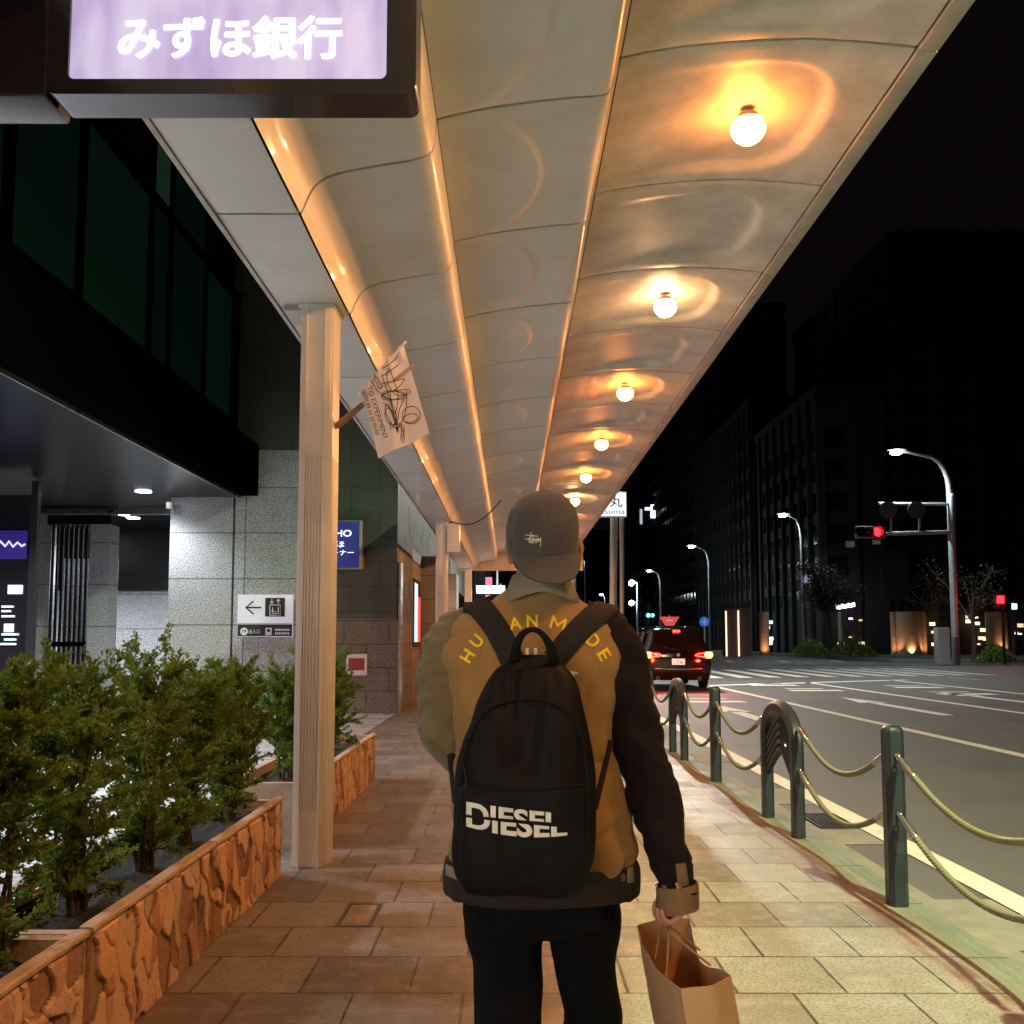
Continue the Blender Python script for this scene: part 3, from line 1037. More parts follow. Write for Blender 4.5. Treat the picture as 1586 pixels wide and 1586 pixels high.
# ================================================================== artist's flag on the near post
fy = 6.10
pole0 = Vector((-1.155, 6.35, P(520, 658, y=6.35).z))
pole1 = P(640, 566, y=fy - .05)
tip = P(626, 536, y=fy - .05)
fl = thing('post_flag', pole0, 'white flag with black scribble hanging from a slanting pole on the near post', 'flag')
b = MB(); b.tube([pole0, pole1], 0.011, 10); b.build('flag_pole', mat('flag_pole', (.55, .42, .32), .35), fl, smooth=True)
b = MB(); b.tube([pole0 + Vector((-.03, 0, -.02)), pole0 + Vector((.02, 0, .005)), pole0 + (pole1 - pole0).normalized() * .24], [.02, .024, .019], 10); b.build('pole_bracket', mat('bracket_copper', (.35, .2, .12), .35, metal=.6), fl, smooth=True)
TL, TR, BR, BL = P(559, 604, y=fy), P(624, 531, y=fy), P(666, 673, y=fy), P(586, 710, y=fy)
def flagp(s, t):
    p = TL.lerp(TR, s).lerp(BL.lerp(BR, s), t)
    p = p + Vector((0, 0, 0))
    p.y += 0.016 * math.sin(s * 9 + t * 2) * (0.4 + t) + 0.02 * math.sin(t * 4)
    if t < .12: p.y += .02 * math.sin(s * 26)
    return p
b = MB(); nn = 26
grid = [[flagp(i / nn, j / nn) for i in range(nn + 1)] for j in range(nn + 1)]
back = [[p + Vector((0, .0016, 0)) for p in r] for r in grid]
b.loft([r + list(reversed(bk_)) for r, bk_ in zip(grid, back)])
cloth = b.build('flag_cloth', cloth_mat('flag_cloth', (.93, .91, .96)), fl, smooth=True)
b = MB(); b.tube([P(555, 611, y=fy), P(628, 530, y=fy + .0)], .009, 8); b.build('rod_sleeve', M['white'], fl, smooth=True)
# scribble: photo pixels on the flag plane
b = MB()
def zz(pts):  # coordinates read off the enlarged flag
    return [P(500 + x / 6.61, 500 + y / 6.61, y=fy - .012) for x, y in pts]
def loop(cx, cy, rx, ry, rot=0, n=22, a0=0, a1=360):
    o = []
    for i in range(n + 1):
        a = math.radians(a0 + (a1 - a0) * i / n); r = math.radians(rot)
        x, y = rx * math.cos(a), ry * math.sin(a)
        o.append((cx + x * math.cos(r) - y * math.sin(r), cy + x * math.sin(r) + y * math.cos(r)))
    return o
for pts in ([(610, 470), (700, 410), (770, 340)], [(600, 550), (680, 500), (770, 430)], [(590, 495), (640, 640), (690, 800), (740, 930), (770, 740), (735, 620), (690, 490), (665, 480), (655, 560), (680, 650), (760, 740), (890, 720), (880, 690), (800, 685), (690, 705), (610, 740), (620, 780), (720, 790), (850, 740)],
            [(500, 590), (540, 670), (600, 730), (700, 790)], [(530, 530), (600, 640), (580, 670), (535, 580), (530, 530)], [(610, 620), (720, 600), (835, 575), (790, 640), (720, 700)],
            [(860, 700), (850, 880), (810, 1010), (700, 1190), (720, 1200), (770, 1110)], [(620, 820), (700, 900), (740, 1000), (770, 1100), (690, 1010), (640, 900), (660, 830), (720, 960), (765, 1110)],
            [(690, 1020), (700, 1130), (760, 1250), (820, 1160), (830, 1070), (780, 1030), (720, 970)], [(690, 700), (700, 800), (750, 940), (760, 1080)], [(600, 750), (700, 700), (800, 720), (830, 760), (780, 900), (770, 1000)], [(800, 1060), (805, 1120), (795, 1180)]):
    b.tube(catmull(zz(pts), 5), .0028, 5)
for l_ in (loop(905, 945, 95, 88, -20), loop(900, 975, 75, 42, -12), loop(770, 1140, 60, 105, -15), loop(730, 740, 130, 45, 3), loop(690, 960, 48, 90, -20)):
    b.tube(zz(l_), .0026, 5)
b.build('scribble', M['black'], fl)
dirv = (P(500 + 652 / 6.61, 500 + 1200 / 6.61, y=fy) - P(500 + 480 / 6.61, 500 + 660 / 6.61, y=fy))
ctr = (P(500 + 652 / 6.61, 500 + 1190 / 6.61, y=fy) + P(500 + 475 / 6.61, 500 + 660 / 6.61, y=fy)) / 2
rv = dirv.normalized(); uv = Vector((rv.z, 0, -rv.x)) * -1
uv = Vector((-rv.z, 0, rv.x))
text_on('lettering', 'TO EXPERIMENT', ctr, rv, uv, dirv.length, .032, M['black'], fl, lift=.014)
c2 = (P(500 + 425 / 6.61, 500 + 690 / 6.61, y=fy) + P(500 + 555 / 6.61, 500 + 1160 / 6.61, y=fy)) / 2
text_on('lettering', '国際舞台芸術祭', c2, rv, uv, .31, .030, M['black'], fl, lift=.014)
# added fill light: invented shop front behind the viewer, brightening arcade and person
sf = thing('fill_light_shop', (-3.2, -4.5, 0), 'added unseen shop front behind the viewer, its glowing windows a fill light for the arcade', 'shop')
b = MB(); b.box((-6.5, -9, 0), (-2.62, -0.9, 3.4)); b.build('wall', M['granite_side'], sf)
for i in range(4):
    y0 = -8.0 + i * 1.75
    b = MB(); b.box((-2.62, y0, 0.45), (-2.56, y0 + 1.65, 2.95)); w_ = b.build('window', glow('shop_fill_glow_%d' % i, (1.0, .94, .82), 4.6), sf)  # glowing panes added as neutral fill
    b = MB()
    for (a, c) in (((y0 - .05, .4), (y0, 3.0)), ((y0 + 1.65, .4), (y0 + 1.7, 3.0))):
        b.box((-2.62, a[0], a[1]), (-2.53, c[0], c[1]))
    b.box((-2.62, y0, 2.95), (-2.53, y0 + 1.65, 3.0)); b.box((-2.62, y0, .4), (-2.53, y0 + 1.65, .45))
    b.build('window_frame', M['black_metal'], w_)
# ================================================================== planters and shrubs
def hash2(i, j, s=0):
    random.seed((i * 7349 + j * 9151 + s * 31) & 0xffffff)
    return random.random(), random.random(), random.random()


def stone_info(y, z, seed):
    """crazy-paving relief: height of the stone face at (y, z)"""
    a, bq = 0.125, 0.215
    # leaning, elongated cells
    yy, zz_ = (y + 0.35 * z) / a, z / bq
    yy += 0.9 * noise.noise(Vector((y * 7, z * 7, seed))); zz_ += 0.9 * noise.noise(Vector((y * 7, z * 7, seed + 9.1)))
    i0, j0 = math.floor(yy), math.floor(zz_)
    best = []
    for i in range(i0 - 1, i0 + 2):
        for j in range(j0 - 1, j0 + 2):
            h1, h2, h3 = hashes.setdefault((i, j, seed), hash2(i, j, seed))
            d = math.hypot(i + h1 - yy, j + h2 - zz_)
            best.append((d, h3, h1))
    best.sort()
    e = best[1][0] - best[0][0]
    lift = best[0][1]
    crack = 1 - sm(0.0, 0.10, e)
    return 0.007 + 0.018 * lift - 0.007 * crack, best[0][1], best[0][2], crack


def stone_h(y, z, seed):
    return stone_info(y, z, seed)[0]


hashes = {}
PX0 = -1.40
PTOP = 0.47


def planter(y0, y1, label, seed):
    t = thing('planter', (PX0 - 0.3, (y0 + y1) / 2, 0), label, 'planter', 'stone-faced planters along the pavement')
    # carcass with soil inside
    b = MB()
    w = 0.58
    zt = PTOP - 0.02
    b.box((PX0 - 0.034, y0, 0), (PX0 - 0.012, y1, zt)); b.box((PX0 - w, y0, 0), (PX0 - w + .05, y1, zt))
    b.box((PX0 - w + .05, y0, 0), (PX0 - .034, y0 + .05, zt)); b.box((PX0 - w + .05, y1 - .05, 0), (PX0 - .034, y1, zt))
    b.build('trough', M['stone_top'], t)
    b = MB()
    rings = []
    for j in range(24):
        y = y0 + .05 + (y1 - y0 - .1) * j / 23
        rings.append([Vector((PX0 - .034 - (w - .084) * i / 10, y, PTOP - .09 + .02 * noise.noise(Vector((i * .9, y * 5, seed))))) for i in range(11)])
    b.loft(rings, cap=False, closed=False)
    b.build('soil', M['soil'], t)
    n = max(1, round((y1 - y0) / 1.34))
    pl = (y1 - y0) / n
    for q in range(n):
        a = y0 + q * pl + .008; c = y0 + (q + 1) * pl - .008
        b = MB()
        near = a < 6
        ny = int((c - a) / (.0075 if near else .016)); nz = 60 if near else 28
        rings = []
        for j in range(ny + 1):
            y = a + (c - a) * j / ny
            ring = []
            for k in range(nz + 1):
                z = 0.004 + (PTOP - .019) * k / nz
                edge = min(1, (y - a) / .035, (c - y) / .035, (PTOP - .019 - z) / .02)
                hgt = stone_h(y, z, seed) if edge > .6 else 0.016
                if edge < 0: edge = 0
                ring.append(Vector((PX0 - .012 + hgt * min(1, edge * 2), y, z)))
            rings.append(ring)
        back0 = [Vector((PX0 - .0125, r.y, r.z)) for r in rings[0]]; back1 = [Vector((PX0 - .0125, r.y, r.z)) for r in rings[-1]]
        b.loft([back0] + rings + [back1], cap=False, closed=False)
        so = b.build('stone_panel', M['stone'], t, smooth=True)
        ca = so.data.color_attributes.new('stone', 'FLOAT_COLOR', 'POINT')
        for vi, v_ in enumerate(so.data.vertices):
            wy, wz = v_.co.y + t.location.y, v_.co.z
            _, i1, i2, ck = stone_info(wy, wz, seed)
            g1 = .80 + .35 * i2
            cr_, cg_, cb_ = (g1, g1, g1)
            if i1 < .22: cr_, cg_, cb_ = .50, .42, .42
            elif i1 > .8: cr_, cg_, cb_ = 1.05, .88, .70
            n_ = noise.noise(Vector((wy * 6, wz * 3, seed + 4)))
            if n_ > .28: cr_, cg_, cb_ = cr_ * .7, cg_ * .6, cb_ * .62
            k_ = 1 - .72 * ck
            ca.data[vi].color = (min(1, cr_ * k_), min(1, cg_ * k_), min(1, cb_ * k_), 1)
        b = MB()
        # rim with a slightly broken edge
        rr = []
        m_ = 22
        for j in range(m_ + 1):
            y = a + (c - a) * j / m_
            e = .006 * noise.noise(Vector((y * 14, seed, 3)))
            x1 = PX0 + .012 + e; x0 = PX0 - .035; z1 = PTOP + .004 * noise.noise(Vector((y * 9, seed, 8)))
            rr.append([Vector((x1, y, PTOP - .018)), Vector((x1, y, z1 - .006)), Vector((x1 - .006, y, z1)), Vector((x0, y, z1 + .002)), Vector((x0, y, PTOP - .018))])
        b.loft(rr)
        b.build('rim', M['stone_top'], t, smooth=True)
    return t


planter(0.60, 3.30, 'nearest stone-faced planter at lower left, running out of the picture', 1)
planter(3.31, 6.06, 'stone-faced planter full of loose shrubs ending at the near fluted post', 2)
planter(6.75, 10.15, 'farther stone-faced planter beyond the near post, one dense shrub in it', 3)



def shrub(x, y, z0, height, rad, nleaf, seed, label, leaf=0.022, open_low=0.08, group='evergreen shrubs in the planters'):
    height *= .90
    rnd = random.Random(seed)
    t = thing('shrub', (x, y, z0), label, 'shrub', group)
    st = MB(); lf = MB()
    tips = []
    for s in range(9):
        a = rnd.uniform(0, 2 * PI); rr = rnd.uniform(.1, .55) * rad
        base = Vector((x + rnd.uniform(-.07, .07), y + rnd.uniform(-.07, .07), z0))
        top = Vector((x + rr * math.cos(a), y + rr * 1.2 * math.sin(a), z0 + height * rnd.uniform(.75, 1.0)))
        mid = base.lerp(top, .5) + Vector((rnd.uniform(-.06, .06), rnd.uniform(-.06, .06), 0))
        pts = catmull([base, mid, top], 5)
        st.tube(pts, [0.010 * (1 - .75 * i / (len(pts) - 1)) for i in range(len(pts))], 5)
        for k in range(20):
            u = rnd.uniform(.05, 1) ** .8
            i = min(len(pts) - 2, int(u * (len(pts) - 1)))
            p = pts[i].lerp(pts[i + 1], rnd.random())
            dirn = Vector((rnd.uniform(-1, 1), rnd.uniform(-1, 1), rnd.uniform(-.15 if u < .3 else .1, 1.0))).normalized()
            ln = rad * rnd.uniform(.35, .95) * (1.0 - .35 * abs(u - .55))
            if u < .38 and rnd.random() < open_low: continue
            e = p + dirn * ln
            ps = catmull([p, p.lerp(e, .5) + Vector((0, 0, .015)), e], 3)
            st.tube(ps, [.0035, .003, .0028, .0025, .002, .0016, .001], 4)
            tips.append((ps, ln))
            for _ in range(3):
                q = ps[rnd.randrange(2, len(ps))]
                d2 = (dirn + Vector((rnd.uniform(-1, 1), rnd.uniform(-1, 1), rnd.uniform(-.5, .8)))).normalized()
                e2 = q + d2 * ln * rnd.uniform(.25, .5)
                tips.append(([q, q.lerp(e2, .5), e2], ln * .4))
    tot = sum(w for _, w in tips)
    bm = lf.bm
    for ps, w in tips:
        n = int(3.0 * nleaf * w / tot) + 2
        for _ in range(n):
            u = rnd.random() * (len(ps) - 1); i = min(len(ps) - 2, int(u))
            p = ps[i].lerp(ps[i + 1], u - i) + Vector((rnd.gauss(0, .006), rnd.gauss(0, .006), rnd.gauss(0, .006)))
            ax = (ps[i + 1] - ps[i]).normalized()
            d = (ax * .7 + Vector((rnd.uniform(-1, 1), rnd.uniform(-1, 1), rnd.uniform(-.6, 1)))).normalized()
            sdir = d.cross(Vector((rnd.uniform(-1, 1), rnd.uniform(-1, 1), rnd.uniform(-1, 1)))).normalized()
            L_ = leaf * rnd.uniform(.6, 1.25); wd = L_ * rnd.uniform(.2, .3)
            nn_ = d.cross(sdir) * L_ * .12
            v = [bm.verts.new(q) for q in (p, p + d * L_ * .45 + sdir * wd + nn_, p + d * L_, p + d * L_ * .45 - sdir * wd + nn_)]
            bm.faces.new((v[0], v[1], v[2])); bm.faces.new((v[0], v[2], v[3]))
    st.build('stem', M['bark'], t, smooth='all')
    bmesh.ops.recalc_face_normals(bm, faces=[])
    me = bpy.data.meshes.new('foliage'); bm.to_mesh(me); bm.free()
    link('foliage', me, M['leaf'], t)
    return t


SX = PX0 - .28
shrub(SX - .02, 2.62, .38, .98, .30, 13000, 11, 'leafy green shrub at the extreme left edge, nearest in the planter', open_low=.05)
shrub(SX, 3.12, .38, .98, .31, 14000, 12, 'dense green shrub filling the lower left, second from the left', open_low=.05)
shrub(SX - .02, 3.80, .38, .96, .29, 9500, 13, 'loose shrub in the stone planter showing white floor between its leaves')
shrub(SX, 4.5, .38, 1.00, .31, 9500, 14, 'tall loose shrub below the bright granite pier, its twigs reaching highest')
shrub(SX, 5.1, .38, .90, .29, 8500, 15, 'shrub in the planter just left of the darker dense one by the post')
shrub(SX, 5.78, .38, .96, .28, 13000, 16, 'dense dark shrub directly left of the near fluted post', open_low=.1)
shrub(SX + .02, 8.9, .38, .98, .36, 15000, 17, 'dense shrub right of the near post in the farther planter', open_low=.1)
shrub(SX, 7.4, .38, .92, .30, 8000, 18, 'shrub hidden mostly behind the near fluted post')

# ================================================================== kerbside railing
RX = 2.095
fit_m = M['steel']
m = bpy.data.materials.new('rope_cover')
N, L = nodes_of(m); bs = N['Principled BSDF']; bs.inputs['Roughness'].default_value = .45
M['rope'] = m
bs.inputs['Base Color'].default_value = (.17, .175, .10, 1)


def rail_post(b, y, top=0.96, w=0.052, arch=False):
    rings = []
    c = w * .55
    for z, k in ((-.01, 1), (top - .05, 1), (top - .03, .98), (top - .014, .88), (top - .004, .68), (top, .35)):
        pts = []
        for (sx, sy_) in ((1, -1), (1, 1), (-1, 1), (-1, -1)):
            o1 = (w, c) if sx * sy_ > 0 else (c, w)
            for (ax, ay) in ((o1[0], o1[1]), (o1[1], o1[0])):
                pts.append(Vector((RX + sx * ax * k, y + sy_ * ay * k, z)))
        rings.append(pts)
    # order points round the octagon
    for r in rings:
        cx = sum(p.x for p in r) / 8; cy = sum(p.y for p in r) / 8
        r.sort(key=lambda p: math.atan2(p.y - cy, p.x - cx))
    b.loft(rings)


def bollard(y, label):
    t = thing('railing_post', (RX, y, 0), label, 'railing post', 'single posts of the kerbside rope railing')
    b = MB(); rail_post(b, y); b.build('post', M['rail'], t, smooth=True)
    for z in (.80, .49):
        for s in (-1, 1):
            b = MB(); b.tube([(RX, y + s * .045, z), (RX, y + s * .065, z)], .012, 8); b.tube([Vector((RX, y + s * .075 + .018 * math.cos(a), z - .005 + .018 * math.sin(a))) for a in [i * PI / 5 for i in range(11)]], .0045, 6)
            b.build('eye_bolt', fit_m, t, smooth=True)
    return t


def arch(y0, y1, label):
    t = thing('railing_arch', (RX, (y0 + y1) / 2, 0), label, 'railing arch', 'arched hoops of the kerbside rope railing')
    top = .96
    r = (y1 - y0) / 2; yc = (y0 + y1) / 2
    hx, hy = .045, .05
    path = [(y0, -.01), (y0, .4), (y0, top - .30)]
    for i in range(1, 16):
        a = PI - PI * i / 16
        path.append((yc + r * math.cos(a), top - .30 + .25 * math.sin(a)))
    path += [(y1, top - .30), (y1, .4), (y1, -.01)]
    b = MB(); rings = []
    for i, (y, z) in enumerate(path):
        a = path[max(0, i - 1)]; c = path[min(len(path) - 1, i + 1)]
        ty, tz = c[0] - a[0], c[1] - a[1]; l = math.hypot(ty, tz); ty /= l; tz /= l
        n = Vector((0, tz, -ty))
        pts = []
        for (px, pn) in ((1, .55), (.55, 1), (-.55, 1), (-1, .55), (-1, -.55), (-.55, -1), (.55, -1), (1, -.55)):
            pts.append(Vector((RX + hx * px, y, z)) + n * hy * pn)
        rings.append(pts)
    b.loft(rings); b.build('hoop', M['rail'], t, smooth=True)
    # wave-like inner bars between the legs
    for k in range(5):
        b = MB()
        z0 = .845 - .062 * k
        ww = r - .035
        pts = []
        for i in range(17):
            s = -1 + 2 * i / 16
            pts.append(Vector((RX + .012 * (1 - abs(s)), yc + s * ww, z0 - .23 * abs(s) ** 1.25)))
        b.tube(pts, [.021 + .007 * math.sin(PI * i / 16) for i in range(17)], 8, up=(1, 0, 0), flat=1.1); b.build('inner_bar', M['rail'], t, smooth=True)
    for z in (.78, .49):
        for y, s in ((y0, -1), (y1, 1)):
            b = MB(); b.tube([(RX, y + s * .045, z), (RX, y + s * .065, z)], .012, 8); b.tube([Vector((RX, y + s * .075 + .018 * math.cos(a), z - .005 + .018 * math.sin(a))) for a in [i * PI / 5 for i in range(11)]], .0045, 6)
            b.build('eye_bolt', fit_m, t, smooth=True)


def rope(y0, y1, z, label, sag=.21):
    t = thing('railing_rope', (RX, (y0 + y1) / 2, z), label, 'rope', 'twisted ropes of the kerbside railing')
    a, c = y0 + .085, y1 - .085
    def pt(s):
        return Vector((RX, a + (c - a) * s, z - .005 - sag * 4 * s * (1 - s) * (1 - .15 * (2 * s - 1) ** 2)))
    n = 380
    ctr = [pt(.09 + .82 * i / n) for i in range(n + 1)]
    b = MB()
    seg = 18
    rings = []
    for i, p in enumerate(ctr):
        q = ctr[min(n, i + 1)] - ctr[max(0, i - 1)]
        tt = q.normalized(); nx = Vector((1, 0, 0)); ny = tt.cross(nx)
        ph = i * .30
        ring = []
        for k in range(seg):
            an = 2 * PI * k / seg
            r = .0095 + .0085 * abs(math.cos(1.5 * (an + ph))) ** .6
            ring.append(p + nx * r * math.cos(an) + ny * r * math.sin(an))
        rings.append(ring)
    b.loft(rings); b.build('strand', M['rope'], t, smooth='all')
    for (s0, s1, s2) in ((0, .02, .10), (1, .98, .90)):
        b = MB(); b.tube([pt(s1), pt((s1 + s2) / 2), pt(s2)], [.020, .022, .022], 10); b.build('ferrule', fit_m, t, smooth=True)
        b = MB()
        p0, p1 = pt(s0), pt(s1 + (.01 if s0 == 0 else -.01))
        b.tube([p0, p0.lerp(p1, .3) + Vector((.012, 0, .0)), p0.lerp(p1, .8) + Vector((.012, 0, 0)), p1, p0.lerp(p1, .8) - Vector((.012, 0, 0)), p0.lerp(p1, .3) - Vector((.012, 0, .0)), p0], .005, 6, caps=False)
        b.build('shackle', fit_m, t, smooth=True)


PER = 4.62
names = {0: 'nearest', 1: 'second', 2: 'third', 3: 'fourth', 4: 'fifth', 5: 'sixth'}
posts = []
for i in range(-1, 6):
    ys = 5.375 + i * PER
    if ys > 31: break
    ya0, ya1 = ys + 1.80, ys + 2.63
    if i >= 0:
        bollard(ys, '%s dark green single post of the kerb railing, counted from the viewer' % names[i])
    else:
        bollard(ys, 'dark green railing post level with the viewer, out of the picture at right')
    arch(ya0, ya1, ('%s dark green arched hoop of the kerb railing, counted from the viewer' % names[i]) if i >= 0 else 'dark green arched hoop just out of the picture at lower right')
    for z, w in ((.80, 'upper'), (.49, 'lower')):
        if i >= 0:
            rope(ys, ya0, z - .0, '%s yellow-green rope between the %s single post and the hoop behind it' % (w, names[i]))
            if ys + PER < 31:
                rope(ya1, ys + PER, z, '%s yellow-green rope between the %s hoop and the next single post' % (w, names[i]))
        else:
            rope(ya1, ys + PER, z, '%s yellow-green rope running from the nearest railing post out of the picture' % w, sag=.23)

# ================================================================== street lamps and signals
def bent_lamp(x, y, base, hgt, label, reach=-5.0, power=0, direction=-1, rad=.13, group='tall street lamps on the far side'):
    t = thing('street_lamp', (x, y, base), label, 'street lamp', group)
    b = MB()
    pts = [Vector((x, y, base)), Vector((x, y, base + hgt * .35)), Vector((x, y, base + hgt * .8))]
    for i in range(1, 9):
        a = PI / 2 * i / 8
        pts.append(Vector((x + reach * .45 * (1 - math.cos(a)), y, base + hgt * .8 + hgt * .17 * math.sin(a))))
    pts.append(Vector((x + reach, y, base + hgt)))
    n = len(pts)
    b.tube(pts, [rad * (1 - .62 * i / (n - 1)) for i in range(n)], 10); b.build('pole', M['lamp_pole'], t, smooth=True)
    hx = x + reach
    b = MB(); b.tube([(hx + .5, y, base + hgt + .02), (hx - .1, y, base + hgt + .03), (hx - .7, y, base + hgt)], [.1, .16, .09], 10, flat=.6); b.build('lamp_head', M['lamp_pole'], t, smooth=True)
    b = MB(); b.lathe((hx - .15, y, base + hgt - .22), [(.02, -.10), (.22, -.08), (.36, .0), (.34, .09), (.1, .13)], 16); b.build('lamp_glass', M['lamp_white'], t, smooth='all')
    if power:
        light('lamp_light', 'SPOT', (hx - .15, y, base + hgt - .36), power, (.78, .95, 1.0), t, size=.2, spot=math.radians(160), blend=.5)
    return t


p = P(1481, 1024, z=-.0)
mast_d = 63.0
mx = P(1481, 1020, y=mast_d).x
bent_lamp(mx, mast_d, .0, P(1470, 697, y=mast_d).z, 'tall curved street lamp carrying the red traffic signal at right', reach=-3.3, power=3000, rad=.25)
for (u, ul, v, d, lab) in ((1245, 1219, 796, 95, 'second street lamp from the right, beside the far tree'), (1100, 1075, 845, 128, 'third street lamp from the right, above the car'), (1024, 1008, 883, 170, 'fourth street lamp from the right, small and far off'), (938, 933, 920, 240, 'tiny farthest street lamp just right of the person')):
    x = P(u, 1000, y=d).x
    bent_lamp(x, d, .0, P(u, v, y=d).z, lab, reach=P(ul, 1000, y=d).x - x, power=1000 if d < 130 else 500, rad=.15 if d < 150 else .2)
# lamps at this side whose light falls on the kerb, out of the picture
def near_lamp(x, y, z, w, col, label, sz=.12):
    t = thing('street_lamp', (x - 1.2, y, 0), label, 'street lamp', 'kerbside street lamps out of the picture')
    b = MB(); b.tube([(x - 1.2, y, 0), (x - 1.2, y, z - 1), (x - 1.0, y, z - .2), (x - .3, y, z + .05), (x, y, z + .08)], [.09, .075, .06, .05, .045], 10); b.build('pole', M['lamp_pole'], t, smooth=True)
    b = MB(); b.lathe((x, y, z + .02), [(.05, 0), (.2, .02), (.16, .12), (.05, .16)], 16); b.build('lamp_head', M['lamp_pole'], t, smooth=True)
    light('lamp_light', 'SPOT', (x, y, z - .02), w, col, t, size=sz, spot=math.radians(172), blend=.3)


near_lamp(3.9, -1.0, 8.6, STREET_W, (.84, 1.0, .55), 'kerbside street lamp behind the viewer at right, out of the picture')
near_lamp(3.6, 36.5, 11.5, STREET_W * 1.5, (1.0, .96, .86), 'kerbside street lamp beyond the arcade roof edge, hidden by the roof')

# traffic signal on the mast arm
ts = thing('traffic_signal', (mx, mast_d - .3, P(1470, 825, y=mast_d).z), 'horizontal traffic signal showing red on the mast arm at right', 'traffic light')
Y = mast_d - .35
b = MB()
b.tube([P(1474, 824, y=Y), P(1330, 828, y=Y)], .13, 8); b.tube([P(1473, 781, y=Y), P(1362, 780, y=Y)], .10, 8)
for u in (1380, 1424):
    b.tube([P(u, 781, y=Y), P(u, 824, y=Y)], .08, 6)
b.tube([P(1474, 768, y=Y), P(1474, 835, y=Y)], .24, 10)
b.build('mast_arm', M['lamp_pole'], ts, smooth=True)
b = MB(); a, c = P(1324, 815, y=Y - .3), P(1372, 834, y=Y - .3); b.box((a.x, Y - .4, c.z), (c.x, Y - .1, a.z), .08); b.build('signal_housing', mat('signal_case', (.25, .24, .25), .5), ts, smooth=True)
for i, u in enumerate((1331, 1344, 1358)):
    q = P(u, 824, y=Y - .42)
    b = MB(); b.lathe((q.x, Y - .42, q.z), [(.01, -.06), (.24, -.03), (.31, .04), (.31, .06)], 16, 'y')
    b.build('signal_lens', M['red_glow'] if i == 2 else M['dark_glass'], ts, smooth='all')
    b = MB(); b.lathe((q.x, Y - .70, q.z), [(.34, 0), (.34, .3), (.32, .3), (.32, 0), (.34, 0)], 16, 'y', cap=False); b.build('visor', M['black_metal'], ts, smooth=True)
b = MB(); a, c = P(1312, 838, y=Y), P(1324, 847, y=Y); b.box((a.x, Y, c.z), (c.x, Y + .3, a.z)); a, c = P(1352, 836, y=Y), P(1364, 843, y=Y); b.box((a.x, Y, c.z), (c.x, Y + .1, a.z)); b.build('detector', M['white'], ts)
q = P(1358, 824, y=Y - 1.0)
light('signal_light', 'POINT', q, 5, (1, .03, .04), ts, size=.2)
for u in (1376, 1420):
    q = P(u, 790, y=Y - .2)
    st_ = tag(MB().lathe((q.x, Y - .2, q.z), [(.01, 0), (.58, 0), (.58, .05), (.01, .05)], 24, 'y').build('round_sign', mat('sign_back', (.10, .10, .11), .7), None), 'dim %s round road sign hung on the upper mast arm' % ('left' if u < 1400 else 'right'), 'road sign', 'round signs on the mast arm')
    rebase(st_, (q.x, Y - .2, q.z))
# pedestrian signal far right
def ped(u, v, d, colr, label, mm, pw):
    x = P(u, 1000, y=d).x; q = P(u, v, y=d)
    t = thing('pedestrian_signal', (x, d, 0), label, 'traffic light')
    b = MB(); b.tube([(x + .25, d, 0), (x + .25, d, q.z + .8)], .1, 8); b.build('pole', M['black_metal'], t, smooth=True)
    b = MB(); b.box((x - .32, d - .3, q.z - .6), (x + .32, d - .02, q.z + .45), .04); b.build('signal_housing', M['black_metal'], t, smooth=True)
    b = MB(); b.box((x - .22, d - .33, q.z - .2), (x + .22, d - .29, q.z + .28), .03); b.build('signal_lens', mm, t)
    light('signal_light', 'POINT', (x, d - .8, q.z), pw, colr, t, size=.15)


ped(1549, 930, 62, (1, .03, .03), 'red pedestrian signal on a dark pole at the far right', M['red_glow'], 60)
ped(1571, 940, 90, (.1, 1, .5), 'tiny green signal at the far right edge behind the red one', M['green_glow'], 10)
for (u, v, d, lab) in ((1004, 953, 150, 'left green traffic light far down the street above the car'), (1010, 953, 151, 'right green traffic light far down the street above the car')):
    q = P(u, v, y=d)
    t = thing('far_signal', (q.x, d, 0), lab, 'traffic light')
    b = MB(); b.tube([(q.x, d, 0), (q.x, d, q.z)], .09, 6); b.build('pole', M['black_metal'], t)
    b = MB(); b.box((q.x - .6, d - .2, q.z - .25), (q.x + .6, d + .1, q.z + .3), .04); b.build('signal_housing', M['black_metal'], t)
    b = MB(); b.lathe((q.x, d - .3, q.z), [(.02, -.05), (.26, -.02), (.28, .06)], 12, 'y'); b.build('signal_lens', M['green_glow'], t, smooth='all')
# utility cabinet at the mast
x = P(1459, 1000, y=61).x
uc = thing('utility_cabinet', (x, 61, 0), 'pale grey utility cabinet standing beside the signal mast', 'cabinet')
b = MB(); b.box((x - .4, 60.7, 0), (x + .4, 61.3, P(1459, 972, y=61).z), .05); b.build('cabinet_body', mat('cabinet_grey', (.4, .4, .42), .6), uc, smooth=True)
b = MB(); b.box((x - .33, 60.68, .2), (x + .33, 60.7, P(1459, 977, y=61).z), .01); b.build('cabinet_door', mat('cabinet_door', (.36, .36, .38), .5), uc)
